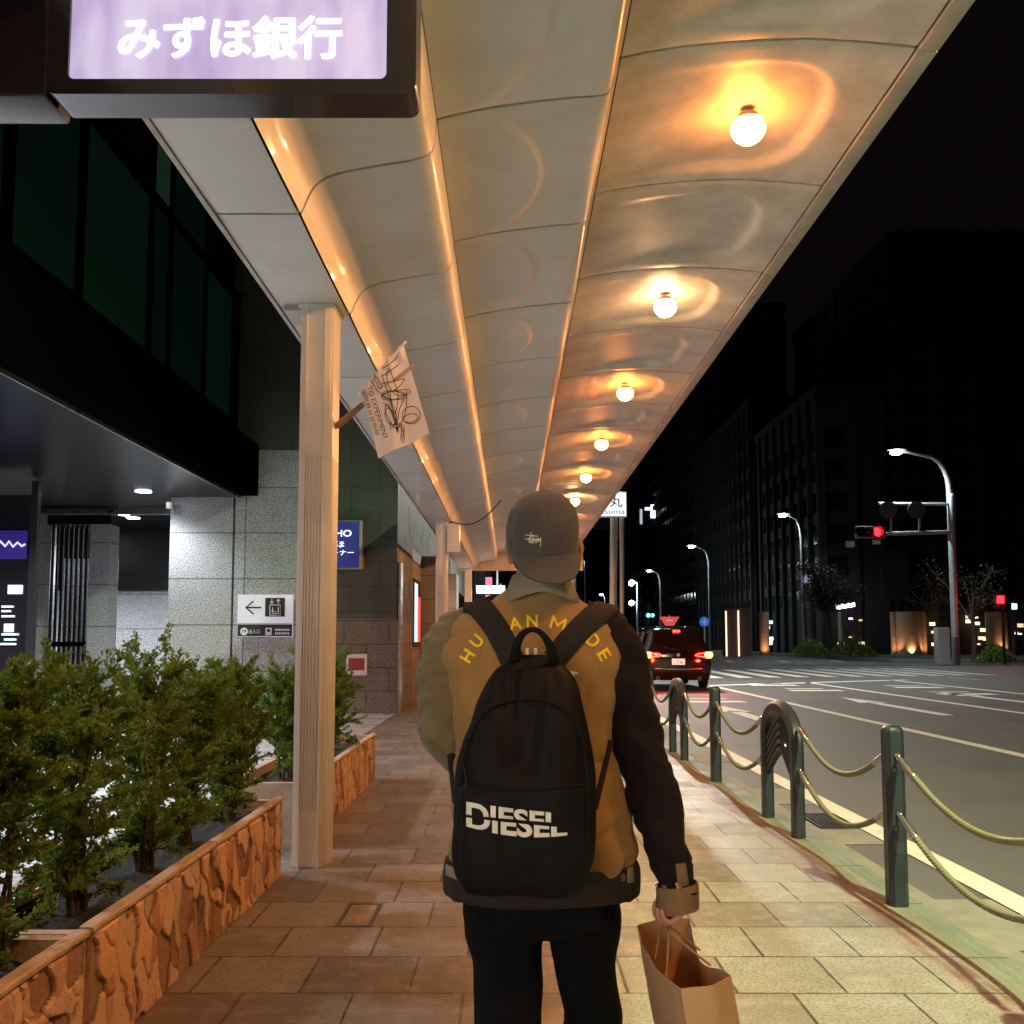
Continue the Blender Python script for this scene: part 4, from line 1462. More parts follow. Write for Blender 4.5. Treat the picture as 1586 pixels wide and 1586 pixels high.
# bright distant lamps by the gantry (pair with strong glare)
for (u, v, d, s, lab) in ((978, 903, 140, .42, 'upper of two dazzling white lamps right of the sign pole'), (978, 934, 140, .36, 'lower of two dazzling white lamps right of the sign pole'), (947, 913, 160, .25, 'small white lamp left of the two dazzling ones'), (899, 869, 180, .2, 'faint small lamp beside the ear of the person')):
    q = P(u, v, y=d)
    t = thing('distant_lamp', (q.x, d, 0), lab, 'street lamp')
    b = MB(); b.tube([(q.x + .8, d, 0), (q.x + .8, d, q.z), (q.x, d, q.z + s)], .09, 6); b.build('pole', M['lamp_pole'], t)
    b = MB(); b.lathe((q.x, d - .1, q.z), [(.02, -s), (s * .7, -s * .7), (s, 0), (s * .7, s * .7), (.02, s)], 14); b.build('lamp_glass', M['lamp_white'], t, smooth='all')
    if s > .4: light('lamp_light', 'POINT', (q.x, d - 1.5, q.z), 900, (.8, .95, 1), t, size=.3)

# subway-style street name sign on its double pole
D = 33.2
x = P(957, 1000, y=D).x
sp = thing('street_sign', (x, D, 0), 'white lit street sign with blue lettering on grey double pole, half behind the roof', 'street sign')
b = MB(); b.tube([(P(948, 1000, y=D).x, D, 0), (P(952, 900, y=D).x, D, P(950, 790, y=D).z)], .125, 12); b.build('pole', M['lamp_pole'], sp, smooth=True)
b = MB(); b.tube([(P(963, 1000, y=D).x, D, 0), (P(964, 900, y=D).x, D, P(950, 790, y=D).z)], .08, 12); b.build('pole', M['lamp_pole'], sp, smooth=True)
a, c = P(892, 762, y=D - .3), P(971, 801, y=D - .3)
b = MB(); b.box((a.x, D - .35, c.z), (c.x, D - .15, a.z), .02); b.build('sign_case', M['lamp_pole'], sp, smooth=True)
b = MB(); b.box((a.x + .03, D - .358, c.z + .03), (c.x - .03, D - .35, a.z - .03)); b.build('sign_face', glow('sign_white_lit', (.72, .84, .88), .85), sp)
blue = mat('sign_blue', (.02, .05, .35), .5)
q = P(946, 777, y=D - .36); text_on('lettering', '烏丸', (P(944, 777, y=D - .36).x, D - .358, q.z), (1, 0, 0), (0, 0, 1), P(963, 0, y=D).x - P(925, 0, y=D).x, .38, blue, sp, bold=.01)
q = P(938, 792, y=D - .36); text_on('lettering', 'Karasuma', (q.x, D - .358, q.z), (1, 0, 0), (0, 0, 1), P(964, 0, y=D).x - P(908, 0, y=D).x, .17, blue, sp)
# road signs beyond the car
for (u, v, d, r, colr, lab) in ((1037, 964, 60, .42, (1.0, .10, .08), 'small glowing red and white road sign above the car roof'), (1091, 963, 70, .36, (.03, .2, .8), 'small blue round road sign right of the car')):
    q = P(u, v, y=d)
    t = thing('road_sign', (q.x, d, 0), lab, 'road sign')
    b = MB(); b.tube([(q.x, d + .05, 0), (q.x, d + .05, q.z + r)], .04, 8); b.build('pole', M['lamp_pole'], t)
    b = MB()
    if r > .4: b.prism([(q.x - .62, d, q.z + .35), (q.x + .62, d, q.z + .35), (q.x, d, q.z - .62)], (0, .03, 0))
    else: b.lathe((q.x, d, q.z), [(.01, 0), (r, 0), (r, .03), (.01, .03)], 20, 'y')
    b.build('sign_plate', glow('plate_%s' % ('red' if r > .4 else 'blue'), colr, .22), t)
    b = MB()
    if r > .4: b.box((q.x - .2, d - .01, q.z + .08), (q.x + .2, d - .002, q.z + .16))
    else:
        b.box((q.x - .05, d - .012, q.z - .22), (q.x + .05, d - .004, q.z + .22)); b.box((q.x - .2, d - .013, q.z - .04), (q.x + .2, d - .003, q.z + .04))
    b.build('sign_mark', mat('mark_white', (.8, .8, .8), .5), t)

# ================================================================== the SUV
M['car'] = mat('car_paint', (0.004, 0.003, 0.0035), 0.14, metal=0, var=.1, scale=2, coat=.5)
M['tail'] = glow('tail_lamp', (1.0, 0.010, 0.006), 24)
M['tail2'] = glow('tail_lamp_bright', (1.0, 0.07, 0.012), 28)
M['tyre'] = mat('tyre', (.012, .012, .012), .85)
CDY = 29.6
cxc = P(1050, 1000, y=CDY).x
CS = 1.15
car = thing('parked_car', (cxc, CDY, -.1), 'black suv seen from behind with its tail lamps lit, waiting on the road', 'car')
def cp(x, y, z): return Vector((cxc + x * CS, CDY + y * CS, -.1 + z * CS))
# stations from the back: y, half width low, half width belt, roof half width, z bottom, z belt, z roof
st = [(-.02, .70, .72, .50, .55, .95, 1.02), (.03, .84, .84, .55, .36, 1.00, 1.12), (.14, .90, .88, .60, .30, 1.03, 1.36), (.34, .915, .89, .62, .28, 1.04, 1.62), (.6, .92, .895, .64, .27, 1.05, 1.70),
      (1.3, .92, .90, .66, .26, 1.04, 1.735), (2.1, .92, .90, .66, .26, 1.02, 1.72), (2.7, .92, .89, .64, .26, 1.01, 1.62), (3.2, .92, .88, .60, .26, 1.0, 1.30), (3.5, .915, .87, .60, .27, .98, 1.06), (4.1, .89, .80, .55, .28, .86, .93), (4.42, .80, .70, .45, .32, .72, .78), (4.5, .6, .5, .35, .42, .62, .66)]
b = MB(); rings = []
for (y, wl_, wb, wr, z0, zb_, zr) in interp_rows(st, 4):
    half = [(0, z0), (wl_ * .8, z0), (wl_ * .96, z0 + .06), (wl_, z0 + .22), (wl_ + .008, (z0 + zb_) / 2), (wb, zb_ - .04), (wb - .02, zb_), (wb * .35 + wr * .65, zb_ * .35 + zr * .65), (wr + .02, zr - .07), (wr - .05, zr - .015), (wr * .5, zr + .01), (0, zr + .015)]
    ring = [cp(x, y, z) for x, z in half] + [cp(-x, y, z) for x, z in reversed(half[1:-1])]
    rings.append(ring)
b.loft(rings)
b.build('body', M['car'], car, smooth=True)
carbody = car.children[0]
b = MB()
def on_back(x, z, off=.012):
    # rear face depth by height
    zs_ = [.36, .6, .95, 1.05, 1.2, 1.36, 1.5, 1.62, 1.68]; ys_ = [.02, -.03, -.035, .0, .055, .12, .21, .32, .45]
    for k in range(len(zs_) - 1):
        if zs_[k] <= z <= zs_[k + 1]:
            yv = ys_[k] + (ys_[k + 1] - ys_[k]) * (z - zs_[k]) / (zs_[k + 1] - zs_[k]); break
    else: yv = ys_[0] if z < .4 else ys_[-1]
    return cp(x, yv + .20 * max(0, abs(x) - .62) - off, z)
rings = []
for z in (1.06, 1.15, 1.25, 1.35, 1.45, 1.55, 1.61):
    hw = .72 - (z - 1.06) * .30
    rings.append([on_back(hw * s, z, .02) for s in (-1, -.9, -.5, 0, .5, .9, 1)] + [on_back(hw * s, z, -.05) for s in (1, .9, .5, 0, -.5, -.9, -1)])
b.loft(rings); b.build('rear_window', mat('car_glass', (.01, .008, .009), .05, var=0, spec=.8), car, smooth=True)
b = MB(); b.box(cp(-.30, .30, 1.615), cp(.30, .1, 1.66), .01); b.build('roof_spoiler', M['car'], car, smooth=True)
b = MB(); 
for s in (-1, 1):
    q = on_back(s * .05, 1.585, .06); b.box(q - Vector((.045, .02, .03)), q + Vector((.045, .03, .03)), .005)
b.build('high_brake_lamp', M['tail'], car)
for s in (-1, 1):
    b = MB()
    b.tube([on_back(s * .86, .99, .02), on_back(s * .72, 1.01, .03), on_back(s * .50, .985, .03), on_back(s * .44, .95, .03), on_back(s * .52, .925, .03), on_back(s * .72, .90, .03), on_back(s * .86, .90, .02)], .016, 8)
    tl = b.build('tail_lamp', M['tail'], car, smooth=True)
    b = MB(); q = on_back(s * .80, .955, .02); b.tube([q + Vector((-s * .05, -.02, 0)), q + Vector((s * .06, .02, 0))], .085, 12, flat=1.1); b.build('lamp_core', M['tail2'], tl, smooth=True)
    b = MB(); b.tube([cp(s * .84, .02, .975), cp(s * .915, .18, 1.0), cp(s * .93, .45, 1.0)], [.05, .045, .02], 8); b.build('side_lamp', M['tail'], tl, smooth=True)
    light('tail_glow', 'POINT', cp(s * .8, -.7, .8), 45, (1, .04, .02), car, size=.08)
    b = MB(); b.box(cp(s * .93, 3.0, .98), cp(s * 1.08, 3.12, 1.14), .03); b.build('wing_mirror', M['car'], car, smooth=True)
    for y in (.78, 3.6):
        b = MB(); b.lathe(cp(s * .80, y, .34), [(.10, -.11 * s), (.30, -.11 * s), (.345, -.08 * s), (.345, .08 * s), (.30, .11 * s), (.10, .11 * s)], 24, 'x'); wh = b.build('wheel', M['tyre'], car, smooth=True)
        b = MB(); b.lathe(cp(s * .80, y, .34), [(.01, .10 * s), (.2, .105 * s), (.22, .12 * s), (.01, .115 * s)], 16, 'x'); b.build('rim', M['steel'], wh, smooth=True)
    b = MB(); b.lathe(cp(s * .55, -.06, .34), [(.045, 0), (.055, 0), (.055, .2), (.045, .2), (.045, 0)], 14, 'y', cap=False); b.build('exhaust', M['steel'], car, smooth=True)
    b = MB()
    for yy in (.5, 1.6):
        b.loft([[cp(s * (.905), yy + .1, 1.08), cp(s * .915, yy + .1, 1.08), cp(s * .76, yy + .25, 1.56), cp(s * .74, yy + .25, 1.56)], [cp(s * .905, yy + .95, 1.08), cp(s * .915, yy + .95, 1.08), cp(s * .76, yy + .9, 1.58), cp(s * .74, yy + .9, 1.58)]])
    b.build('side_window', M['dark_glass'], car)
b = MB(); b.box(cp(-.17, -.055, .70), cp(.17, -.03, .86), .004); npl = b.build('number_plate', glow('plate_glow', (.75, .72, .66), .45), car)
b_ = M['black']
text_on('plate_text', '京都 331', cp(0, -.056, .83), (1, 0, 0), (0, 0, 1), .18, .035, b_, npl)
text_on('plate_text', '・2 88', cp(0, -.056, .765), (1, 0, 0), (0, 0, 1), .29, .075, b_, npl)
b = MB(); b.lathe(cp(0, -.06, .96), [(.045, 0), (.055, 0), (.055, .02), (.045, .02)], 20, 'y'); b.tube([cp(-.035, -.06, .975), cp(0, -.06, .955), cp(.035, -.06, .975)], .006, 6); b.build('badge', M['steel'], car, smooth=True)
b = MB(); b.tube([cp(-.62, -.07, .60), cp(-.3, -.085, .585), (cp(0, -.09, .58)), cp(.3, -.085, .585), cp(.62, -.07, .60)], .014, 6); b.build('bumper_chrome', M['steel'], car, smooth=True)
b = MB(); b.box(cp(-.8, -.05, .30), cp(.8, .2, .50), .03); b.build('bumper_skirt', mat('bumper_plastic', (.003, .003, .003), .8, spec=.1), car, smooth=True)
b = MB(); b.tube([on_back(.02, 1.09, .05), on_back(-.38, 1.16, .05)], .01, 6); b.build('rear_wiper', M['black'], car)

# ================================================================== the far side of the crossing
def building(x0, x1, y0, y1, h, label, m, wx=3.2, wz=3.4, litn=(), base=0.0, cols=False, winm=None, rib=None):
    t = thing('building', ((x0 + x1) / 2, y0, base), label, 'building')
    b = MB(); b.box((x0, y0, base - .3), (x1, y1, base + h)); b.build('wall', m, t)
    b = MB(); b.box((x0 - .25, y0 - .25, base + h - .05), (x1 + .25, y1 + .25, base + h + .9)); b.build('parapet', m, t)
    wins = []
    nz = int((h - 5) / wz)
    nx = max(1, int((x1 - x0 - 1) / wx)); ny = max(1, int(min(y1 - y0, 120) / wx))
    for k in range(nz):
        z = base + 5 + k * wz
        for i in range(nx):
            x = x0 + .6 + i * wx
            wins.append((Vector((x, y0 - .06, z)), 0))
        for i in range(ny):
            y = y0 + .6 + i * wx
            wins.append((Vector((x0 - .06, y, z)), 1))
    wins.sort(key=lambda w: w[0].length)
    protos = {}
    def wbox(b, p, side):
        if side: b.box(p, p + Vector((.03, wx * .62, wz * .6)))
        else: b.box(p, p + Vector((wx * .62, .03, wz * .6)))
    for p, side in wins[:100]:
        if side not in protos:
            b = MB(); wbox(b, p, side); o = b.build('window', winm or M['dark_glass'], t)
            protos[side] = (o, p)
        else:
            o0, p0_ = protos[side]
            o = o0.copy(); COL.objects.link(o); o.parent = t; o.location = p - p0_
    if len(wins) > 100:
        b = MB()
        for p, side in wins[100:]: wbox(b, p, side)
        b.build('far_windows', winm or M['dark_glass'], t)['kind'] = 'stuff'
    if rib:
        for i in range(nx + 1):
            x = x0 + .1 + i * wx
            b = MB(); b.box((x, y0 - .35, base), (x + .35, y0 - .001, base + h)); b.build('facade_rib', m, t)
        for i in range(ny + 1):
            y = y0 + i * wx
            b = MB(); b.box((x0 - .35, y, base), (x0 - .001, y + .35, base + h)); b.build('facade_rib', m, t)
    return t


bA = building(40.5, 75, 100, 135, 44, 'tall dark office block filling the right side behind the signal mast', M['dark'], wx=4.2, rib=True)
bB = building(33, 40, 102, 128, 28, 'lower grey block left of the tall dark office block', M['dark2'], wx=3.4, rib=True)
bC = building(33, 55, 131, 170, 34, 'grey ribbed block beyond the street lamp above the car', M['dark2'], wx=3.0, rib=True)
bD = building(34, 50, 172, 225, 62, 'dark tower with balcony bands right of the sign pole', M['dark'], wx=3.6)
for k in range(16):
    b = MB(); b.box((33.2, 172.2, 8 + k * 3.4), (34.0, 224, 8.9 + k * 3.4)); b.build('balcony', M['dark2'], bD)
bE = building(31, 50, 228, 290, 58, 'farther black tower with two lit windows', M['dark'])
q0 = P(1004, 794, y=227.9)
for (u, v, w, h, e) in ((1012, 792, 1.3, 3.2, 1.6), (1006, 788, 2.2, .7, 1.2), (993, 800, .6, 3.6, .35)):
    q = P(u, v, y=227.8)
    b = MB(); b.box((q.x - w / 2, 227.8, q.z - h / 2), (q.x + w / 2, 227.94, q.z + h / 2)); b.build('lit_window', glow('lit_window_%d' % u, (.75, .85, 1), e), bE)
bF = building(33, 50, 295, 380, 38, 'pale grey apartment slab far down the street on the right', M['dark2'])
bG = building(24, 60, 430, 500, 50, 'dim block closing the far end of the street', M['dark'])
bH = building(-30, 20, 430, 500, 44, 'dark block closing the far end of the street behind the person', M['dark'])
bI = building(-40, -3.0, 80, 120, 30, 'dark building on the far left corner beyond the arcade', M['dark'])
bJ = building(-40, -3.0, 125, 260, 36, 'long dark building on the left side of the far street', M['dark'])
bK = building(78, 120, 96, 140, 36, 'dark building at the extreme right beyond the pedestrian signal', M['dark'])
# pale banner-like panel and upright fins on the tall block
a, c = P(1363, 850, y=99.5), P(1408, 930, y=99.5)
b = MB(); b.box((a.x, 99.3, c.z), (c.x, 99.5, a.z)); b.build('facade_panel', M['dark2'], bA)
# lit street-level colonnade of the tall block
for i, (u, w) in enumerate(((1184, 1.0), (1303, .5), (1384, .5), (1407, 2.6), (1432, .5), (1546, 2.2), (1568, .5))):
    q = P(u, 1000, y=97)
    t = MB(); t.cyl((q.x, 97, .03), w / 2, 4.3, 20); o = t.build('column', mat('column_plaster', (.5, .36, .26), .7), None, smooth=True)
    lab = ['slim column left of the far tree', 'slim lit column right of the far tree', 'slim column just left of the wide glowing one', 'wide orange-lit round column under the tall dark block', 'slim column right of the wide glowing one', 'orange-lit round column behind the red pedestrian signal', 'slim column at the far right edge'][i]
    tag(rebase(o, (q.x, 97, .03)), lab, 'column')
    if w > .8 or i in (2, 4):
        light('uplight', 'SPOT', (q.x - .2, 95.6, .3), 130 if w > 1 else 60, (1, .48, .2), None, size=.1, spot=math.radians(110), blend=.6, rot=(math.radians(180 - 38), 0, 0))
random.seed(21)
for i in range(26):
    u = random.choice((random.uniform(1495, 1530), random.uniform(1300, 1350), random.uniform(1186, 1192), random.uniform(1440, 1450), random.uniform(1560, 1584), random.uniform(1495, 1530)))
    v = random.uniform(955, 998)
    q = P(u, v, y=99.4)
    b = MB(); s = random.uniform(.12, .38); b.box((q.x - s, 99.2, q.z - s * .5), (q.x + s, 99.4, q.z + s * .5))
    b.build('shop_window', glow('shop_glow_%d' % i, random.choice(((1, .6, .3), (1, .72, .45), (.9, .9, 1))), random.uniform(.5, 2.0)), bA)
b = MB()
for i in range(7):
    q = P(1296 + i * 4.3, 940 - i * .6 + (i % 2), y=99.0); b.box((q.x - .12, 98.9, q.z - .2), (q.x + .12, 99.0, q.z + .22))
b.build('lit_lettering', glow('far_letters', (.8, 1, .95), 3), bA)
# kiosk-like porch with lit edges between the car and the tree
for k, (u0, u1, vt) in enumerate(((1125, 1142, 943), (1144, 1164, 942))):
    a, c = P(u0, vt, y=88), P(u1, 1008, y=88)
    b = MB(); b.box((a.x, 88, .03), (c.x, 90, a.z), .03)
    o = rebase(b.build('porch_wall', mat('porch_brick_%d' % k, (.16, .09, .08), .8), None), ((a.x + c.x) / 2, 88, .03))
    tag(o, '%s dim reddish porch wall right of the car' % ('left' if k == 0 else 'right'), 'porch')
    b = MB(); b.box((a.x - .12, 87.9, .05), (a.x, 87.99, a.z - .2)); e = b.build('edge_light', glow('edge_light_%d' % k, (1, .5, .32), 1.4), o)
# trees and bushes
def far_tree(x, y, base, h, r, seed, label, n=2600, leafm=None, bare=False):
    rnd = random.Random(seed)
    t = thing('tree', (x, y, base), label, 'tree')
    b = MB(); br = []
    b.tube([(x, y, base), (x + .1, y, base + h * .25), (x - .05, y, base + h * .5)], [.22, .17, .13], 8)
    for i in range(9):
        a = rnd.uniform(0, 2 * PI); l = r * rnd.uniform(.6, 1)
        p0 = Vector((x, y, base + h * rnd.uniform(.38, .5))); p1 = Vector((x + l * math.cos(a), y + l * math.sin(a), base + h * rnd.uniform(.62, .98)))
        pm = p0.lerp(p1, .5) + Vector((0, 0, .3)); pts = catmull([p0, pm, p1], 4)
        b.tube(pts, [.09 * (1 - .8 * k / (len(pts) - 1)) for k in range(len(pts))], 5); br.append(pts)
        for _ in range(4):
            q = pts[rnd.randrange(3, len(pts))]; e = q + Vector((rnd.uniform(-1, 1), rnd.uniform(-1, 1), rnd.uniform(-.2, 1))) * r * .35
            b.tube([q, q.lerp(e, .5), e], [.035, .02, .01], 4); br.append([q, q.lerp(e, .5), e])
    b.build('trunk', M['bark'], t, smooth=True)
    lf = bmesh.new()
    for _ in range(n if not bare else n // 6):
        pts = rnd.choice(br); p = rnd.choice(pts[1:]) + Vector((rnd.gauss(0, .35), rnd.gauss(0, .35), rnd.gauss(0, .28))) * (r / 2.4)
        d = Vector((rnd.uniform(-1, 1), rnd.uniform(-1, 1), rnd.uniform(-1, 1))).normalized(); s_ = d.cross(Vector((rnd.uniform(-1, 1), rnd.uniform(-1, 1), rnd.uniform(-1, 1)))).normalized()
        s = rnd.uniform(.10, .24)
        v = [lf.verts.new(q) for q in (p, p + d * s * .5 + s_ * s * .35, p + d * s, p + d * s * .5 - s_ * s * .35)]
        lf.faces.new(v)
    me = bpy.data.meshes.new('crown'); lf.to_mesh(me); lf.free(); link('crown', me, leafm or M['leaf2'], t)
    return t


far_tree(P(1284, 1000, y=90).x, 90, .03, P(1284, 872, y=90).z, 2.6, 4, 'brownish lit street tree beside the second street lamp at right', 9000)
far_tree(P(1508, 1000, y=70).x, 70, .03, P(1508, 880, y=70).z, 2.6, 6, 'bare dark tree between the mast and the red pedestrian signal', 2600, bare=True)
far_tree(P(1452, 1000, y=80).x, 80, .03, P(1450, 880, y=80).z, 2.0, 8, 'thin bare tree just left of the signal mast', 1800, bare=True)
for (u, v, d, r, lab) in ((1255, 995, 86, 2.1, 'low rounded bush at the foot of the second street lamp'), (1542, 990, 68, 1.5, 'dark low bush below the red pedestrian signal'), (1320, 1000, 86, 2.4, 'low bush right of the far street tree')):
    q = P(u, 1008, y=d); rnd = random.Random(u)
    t = thing('bush', (q.x, d, .03), lab, 'bush')
    lf = bmesh.new()
    for _ in range(2600):
        a = rnd.uniform(0, 2 * PI); e = rnd.random() ** .5; zz2 = rnd.random()
        p = Vector((q.x + r * e * math.cos(a) * (1 - .4 * zz2), d + r * .6 * e * math.sin(a), .05 + r * .8 * zz2 * (1 - .6 * e * e)))
        dd = Vector((rnd.uniform(-1, 1), rnd.uniform(-1, 1), rnd.uniform(-1, 1))).normalized(); s_ = dd.cross(Vector((rnd.uniform(-1, 1), rnd.uniform(-1, 1), 1))).normalized(); s = .16
        v_ = [lf.verts.new(k) for k in (p, p + dd * s * .5 + s_ * s * .35, p + dd * s, p + dd * s * .5 - s_ * s * .35)]
        lf.faces.new(v_)
    me = bpy.data.meshes.new('foliage'); lf.to_mesh(me); lf.free(); link('foliage', me, M['leaf'], t)
    b = MB(); b.tube([(q.x, d, .03), (q.x, d, .7)], .05, 6); b.build('stem', M['bark'], t)
# small white street board on the second lamp, red shop lights and lit board beyond the arcade at left
a, c = P(1246, 890, y=94.6), P(1259, 903, y=94.6)
b = MB(); b.box((a.x, 94.6, c.z), (c.x, 94.7, a.z)); o = rebase(b.build('street_board', glow('board_lit', (.55, .5, .8), .5), None), ((a.x + c.x) / 2, 94.65, c.z)); tag(o, 'small pale board fixed to the second street lamp', 'sign')
a, c = P(738, 907, y=46), P(782, 919, y=46)
sb = thing('crossing_board', (a.x, 46, 0), 'narrow white lit board with dark letters left of the collar of the person', 'sign')
b = MB(); b.box((a.x, 46, c.z), (c.x, 46.2, a.z), .02); b.build('board', glow('board_white', (.9, .95, 1), 1.6), sb)
b = MB(); b.box((a.x - .03, 46.05, c.z - .06), (c.x + .03, 46.25, c.z)); b.build('board_rail', M['black'], sb)
b = MB()
for i in range(9):
    q = P(742 + i * 4.2, 913, y=45.98); b.box((q.x - .03, 45.985, q.z - .09), (q.x + .025, 46.0, q.z + .08))
b.build('lettering', mat('board_text', (.05, .05, .12), .6), sb)
b = MB(); b.tube([P(770, 1010, y=46.3), P(770, 878, y=46.3)], .05, 8); b.tube([P(775, 1010, y=46.3), P(775, 905, y=46.3)], .03, 8); b.build('pole', M['lamp_pole'], sb)
for (u0, v0, u1, v1, d, colr, e, lab) in ((752, 894, 762, 930, 82, (1, .2, .28), .9, 'pink lit shopfront strip far behind the crossing board'), (723, 905, 738, 912, 84, (.5, .1, .12), .7, 'small dark red shop sign left of the crossing board'), (697, 880, 706, 960, 79.6, (1, .55, .5), .8, 'pinkish lit doorway between the farther arcade posts')):
    a, c = P(u0, v0, y=d), P(u1, v1, y=d)
    b = MB(); b.box((a.x, d, c.z), (c.x, d + .2, a.z), .01); o = rebase(b.build('shop_sign', glow('shop_%d' % u0, colr, e), None), ((a.x + c.x) / 2, d, c.z)); tag(o, lab, 'shop sign')
# metal-framed inspection cover in the paving
p0, p1, p2, p3 = P(521, 1436, z=0), P(578, 1436, z=0), P(590, 1400, z=0), P(538, 1400, z=0)
cxm, cym = (p0.x + p1.x + p2.x + p3.x) / 4, (p0.y + p2.y) / 2
ic = thing('inspection_cover', (cxm, cym, 0), 'square metal-framed inspection cover set in the paving near the stone planter', 'manhole cover')
b = MB(); hw, hd_ = (p1.x - p0.x) / 2 + .0, (p3.y - p0.y) / 2
for (a, c) in (((-hw, -hd_), (hw, -hd_ + .018)), ((-hw, hd_ - .018), (hw, hd_)), ((-hw, -hd_ + .018), (-hw + .018, hd_ - .018)), ((hw - .018, -hd_ + .018), (hw, hd_ - .018))):
    b.box((cxm + a[0], cym + a[1], -.01), (cxm + c[0], cym + c[1], .004))
b.build('frame', mat('cover_frame', (.11, .085, .07), .45, metal=.5, var=.3, scale=30), ic)
b = MB(); b.box((cxm - hw + .024, cym - hd_ + .024, -.01), (cxm + hw - .024, cym + hd_ - .024, .003)); b.build('infill', mat('cover_infill', (.24, .20, .17), .6, var=.4, scale=7, bump=.4, bscale=80), ic)
# ================================================================== the walking person
PD = 2.35
CAMV = Vector((0, 0, CAMH))
skin_m = mat('skin', (0.42, 0.21, 0.14), 0.5, var=.08, scale=12, bump=.05, bscale=120)
jk_tan = mat('jacket_tan', (0.30, 0.165, 0.048), 0.85, var=.10, scale=5, bump=.25, bscale=420, sheen=.25)
jk_cold_lit = mat('jacket_sleeve_cold_lit', (0.15, 0.118, 0.058), 0.85, var=.10, scale=5, bump=.25, bscale=420, sheen=.25)  # left sleeve: grey-olive tint of cold side light is put into its colour
jk_dark = mat('jacket_dark_sleeve', (0.010, 0.005, 0.0065), 0.9, var=.15, scale=5, bump=.25, bscale=420, sheen=.03, spec=.2)
jk_brown = mat('jacket_waistband', (0.016, 0.009, 0.008), 0.85, var=.12, scale=5, bump=.25, bscale=420)
jk_grey = mat('jacket_collar', (0.25, 0.21, 0.14), 0.85, var=.10, scale=6, bump=.25, bscale=420)
cap_m = mat('cap_cotton', (0.058, 0.050, 0.050), 0.9, var=.22, scale=7, bump=.3, bscale=350, sheen=.2)
pack_m = mat('backpack_fabric', (0.006, 0.0058, 0.0068), 0.66, var=.2, scale=4, bump=.15, bscale=500, spec=.14)
strap_m = mat('strap_webbing', (0.014, 0.011, 0.011), 0.9, var=.15, scale=5, bump=.3, bscale=350)
jean_m = mat('black_denim', (0.0055, 0.006, 0.008), 0.95, var=.2, scale=6, bump=.25, bscale=450, spec=.12)
yellow_m = mat('yellow_letters', (0.95, 0.62, 0.02), 0.8, var=.06, bump=.3, bscale=300)
offwhite_m = mat('white_print', (0.72, 0.70, 0.66), 0.7, var=.05)
paper_m = mat('kraft_paper', (0.52, 0.31, 0.155), 0.75, var=.07, scale=9, bump=.10, bscale=30)

per = thing('person', (P(838, 1380, y=PD).x, PD, 0), 'person seen from behind walking in backwards cap, two-tone brown jacket and black trousers', 'person')


def remeshed(bm_holder, name, m, parent, voxel, smooth_it=4, disp=None, factor=.5):
    bmx = bm_holder.bm
    bmesh.ops.recalc_face_normals(bmx, faces=bmx.faces)
    me = bpy.data.meshes.new(name); bmx.to_mesh(me); bmx.free()
    o = bpy.data.objects.new(name, me); COL.objects.link(o)
    md = o.modifiers.new('r', 'REMESH'); md.mode = 'VOXEL'; md.voxel_size = voxel
    ms_ = o.modifiers.new('s', 'SMOOTH'); ms_.factor = factor; ms_.iterations = smooth_it
    dg = bpy.context.evaluated_depsgraph_get()
    me2 = bpy.data.meshes.new_from_object(o.evaluated_get(dg))
    bpy.data.objects.remove(o); bpy.data.meshes.remove(me)
    if disp:
        vv = [(v.co.copy(), v.normal.copy()) for v in me2.vertices]
        for v, (c_, n_) in zip(me2.vertices, vv):
            v.co = c_ + n_ * disp(c_, n_)
    me2.name = name
    return link(name, me2, m, parent, 'all')


def bvh_of(*objs):
    vs, fs = [], []
    for o in objs:
        off = Vector((0, 0, 0)); q = o
        while q: off += q.location; q = q.parent
        k = len(vs)
        vs += [v.co + off for v in o.data.vertices]
        fs += [[i + k for i in p.vertices] for p in o.data.polygons]
    return BVHTree.FromPolygons(vs, fs)


def ray_px(bvh, u, v):
    d = (P(u, v, y=5) - CAMV).normalized()
    h = bvh.ray_cast(CAMV, d)
    return (h[0], h[1], d) if h[0] is not None else (None, None, d)


def nz(p, s, k=0.0):
    return noise.noise(Vector((p.x * s + k, p.y * s, p.z * s)))


# ---------------- the body, one continuous surface
HX = P(838, 800, y=2.33).x
bx = P(838, 1380, y=PD).x
B = MB()
B.loft([sring(bx, PD, z, rx, ry, 2.2, 28) for z, rx, ry in ((.80, .14, .10), (.90, .155, .11), (1.0, .135, .10), (1.15, .14, .105), (1.28, .165, .11), (1.38, .165, .10), (1.44, .14, .08), (1.49, .09, .065), (1.52, .055, .055))])
B.tube([(bx, PD + .0, 1.44), (bx + .002, PD + .005, 1.52), (HX, 2.345, 1.60)], [.062, .060, .060], 20)
hz = 1.545
hd = [(.0, .026, .028, .052), (.012, .040, .048, .042), (.035, .052, .070, .024), (.065, .060, .084, .010), (.10, .067, .093, .003), (.135, .072, .097, 0), (.17, .073, .098, -.004), (.20, .063, .085, -.006), (.22, .043, .058, -.006), (.232, .012, .016, -.006)]
B.loft([sring(HX, 2.34 + yo, hz + dz, rx, ry, 2.15, 32) for dz, rx, ry, yo in interp_rows(hd, 3)])
B.tube([(HX, 2.434, hz + .125), (HX, 2.447, hz + .10), (HX, 2.455, hz + .085)], [.008, .012, .015], 10)
B.tube([(HX - .024, 2.432, hz + .05), (HX, 2.442, hz + .052), (HX + .024, 2.432, hz + .05)], [.005, .008, .005], 8)
B.tube([(HX - .022, 2.430, hz + .041), (HX, 2.440, hz + .039), (HX + .022, 2.430, hz + .041)], [.005, .008, .005], 8)
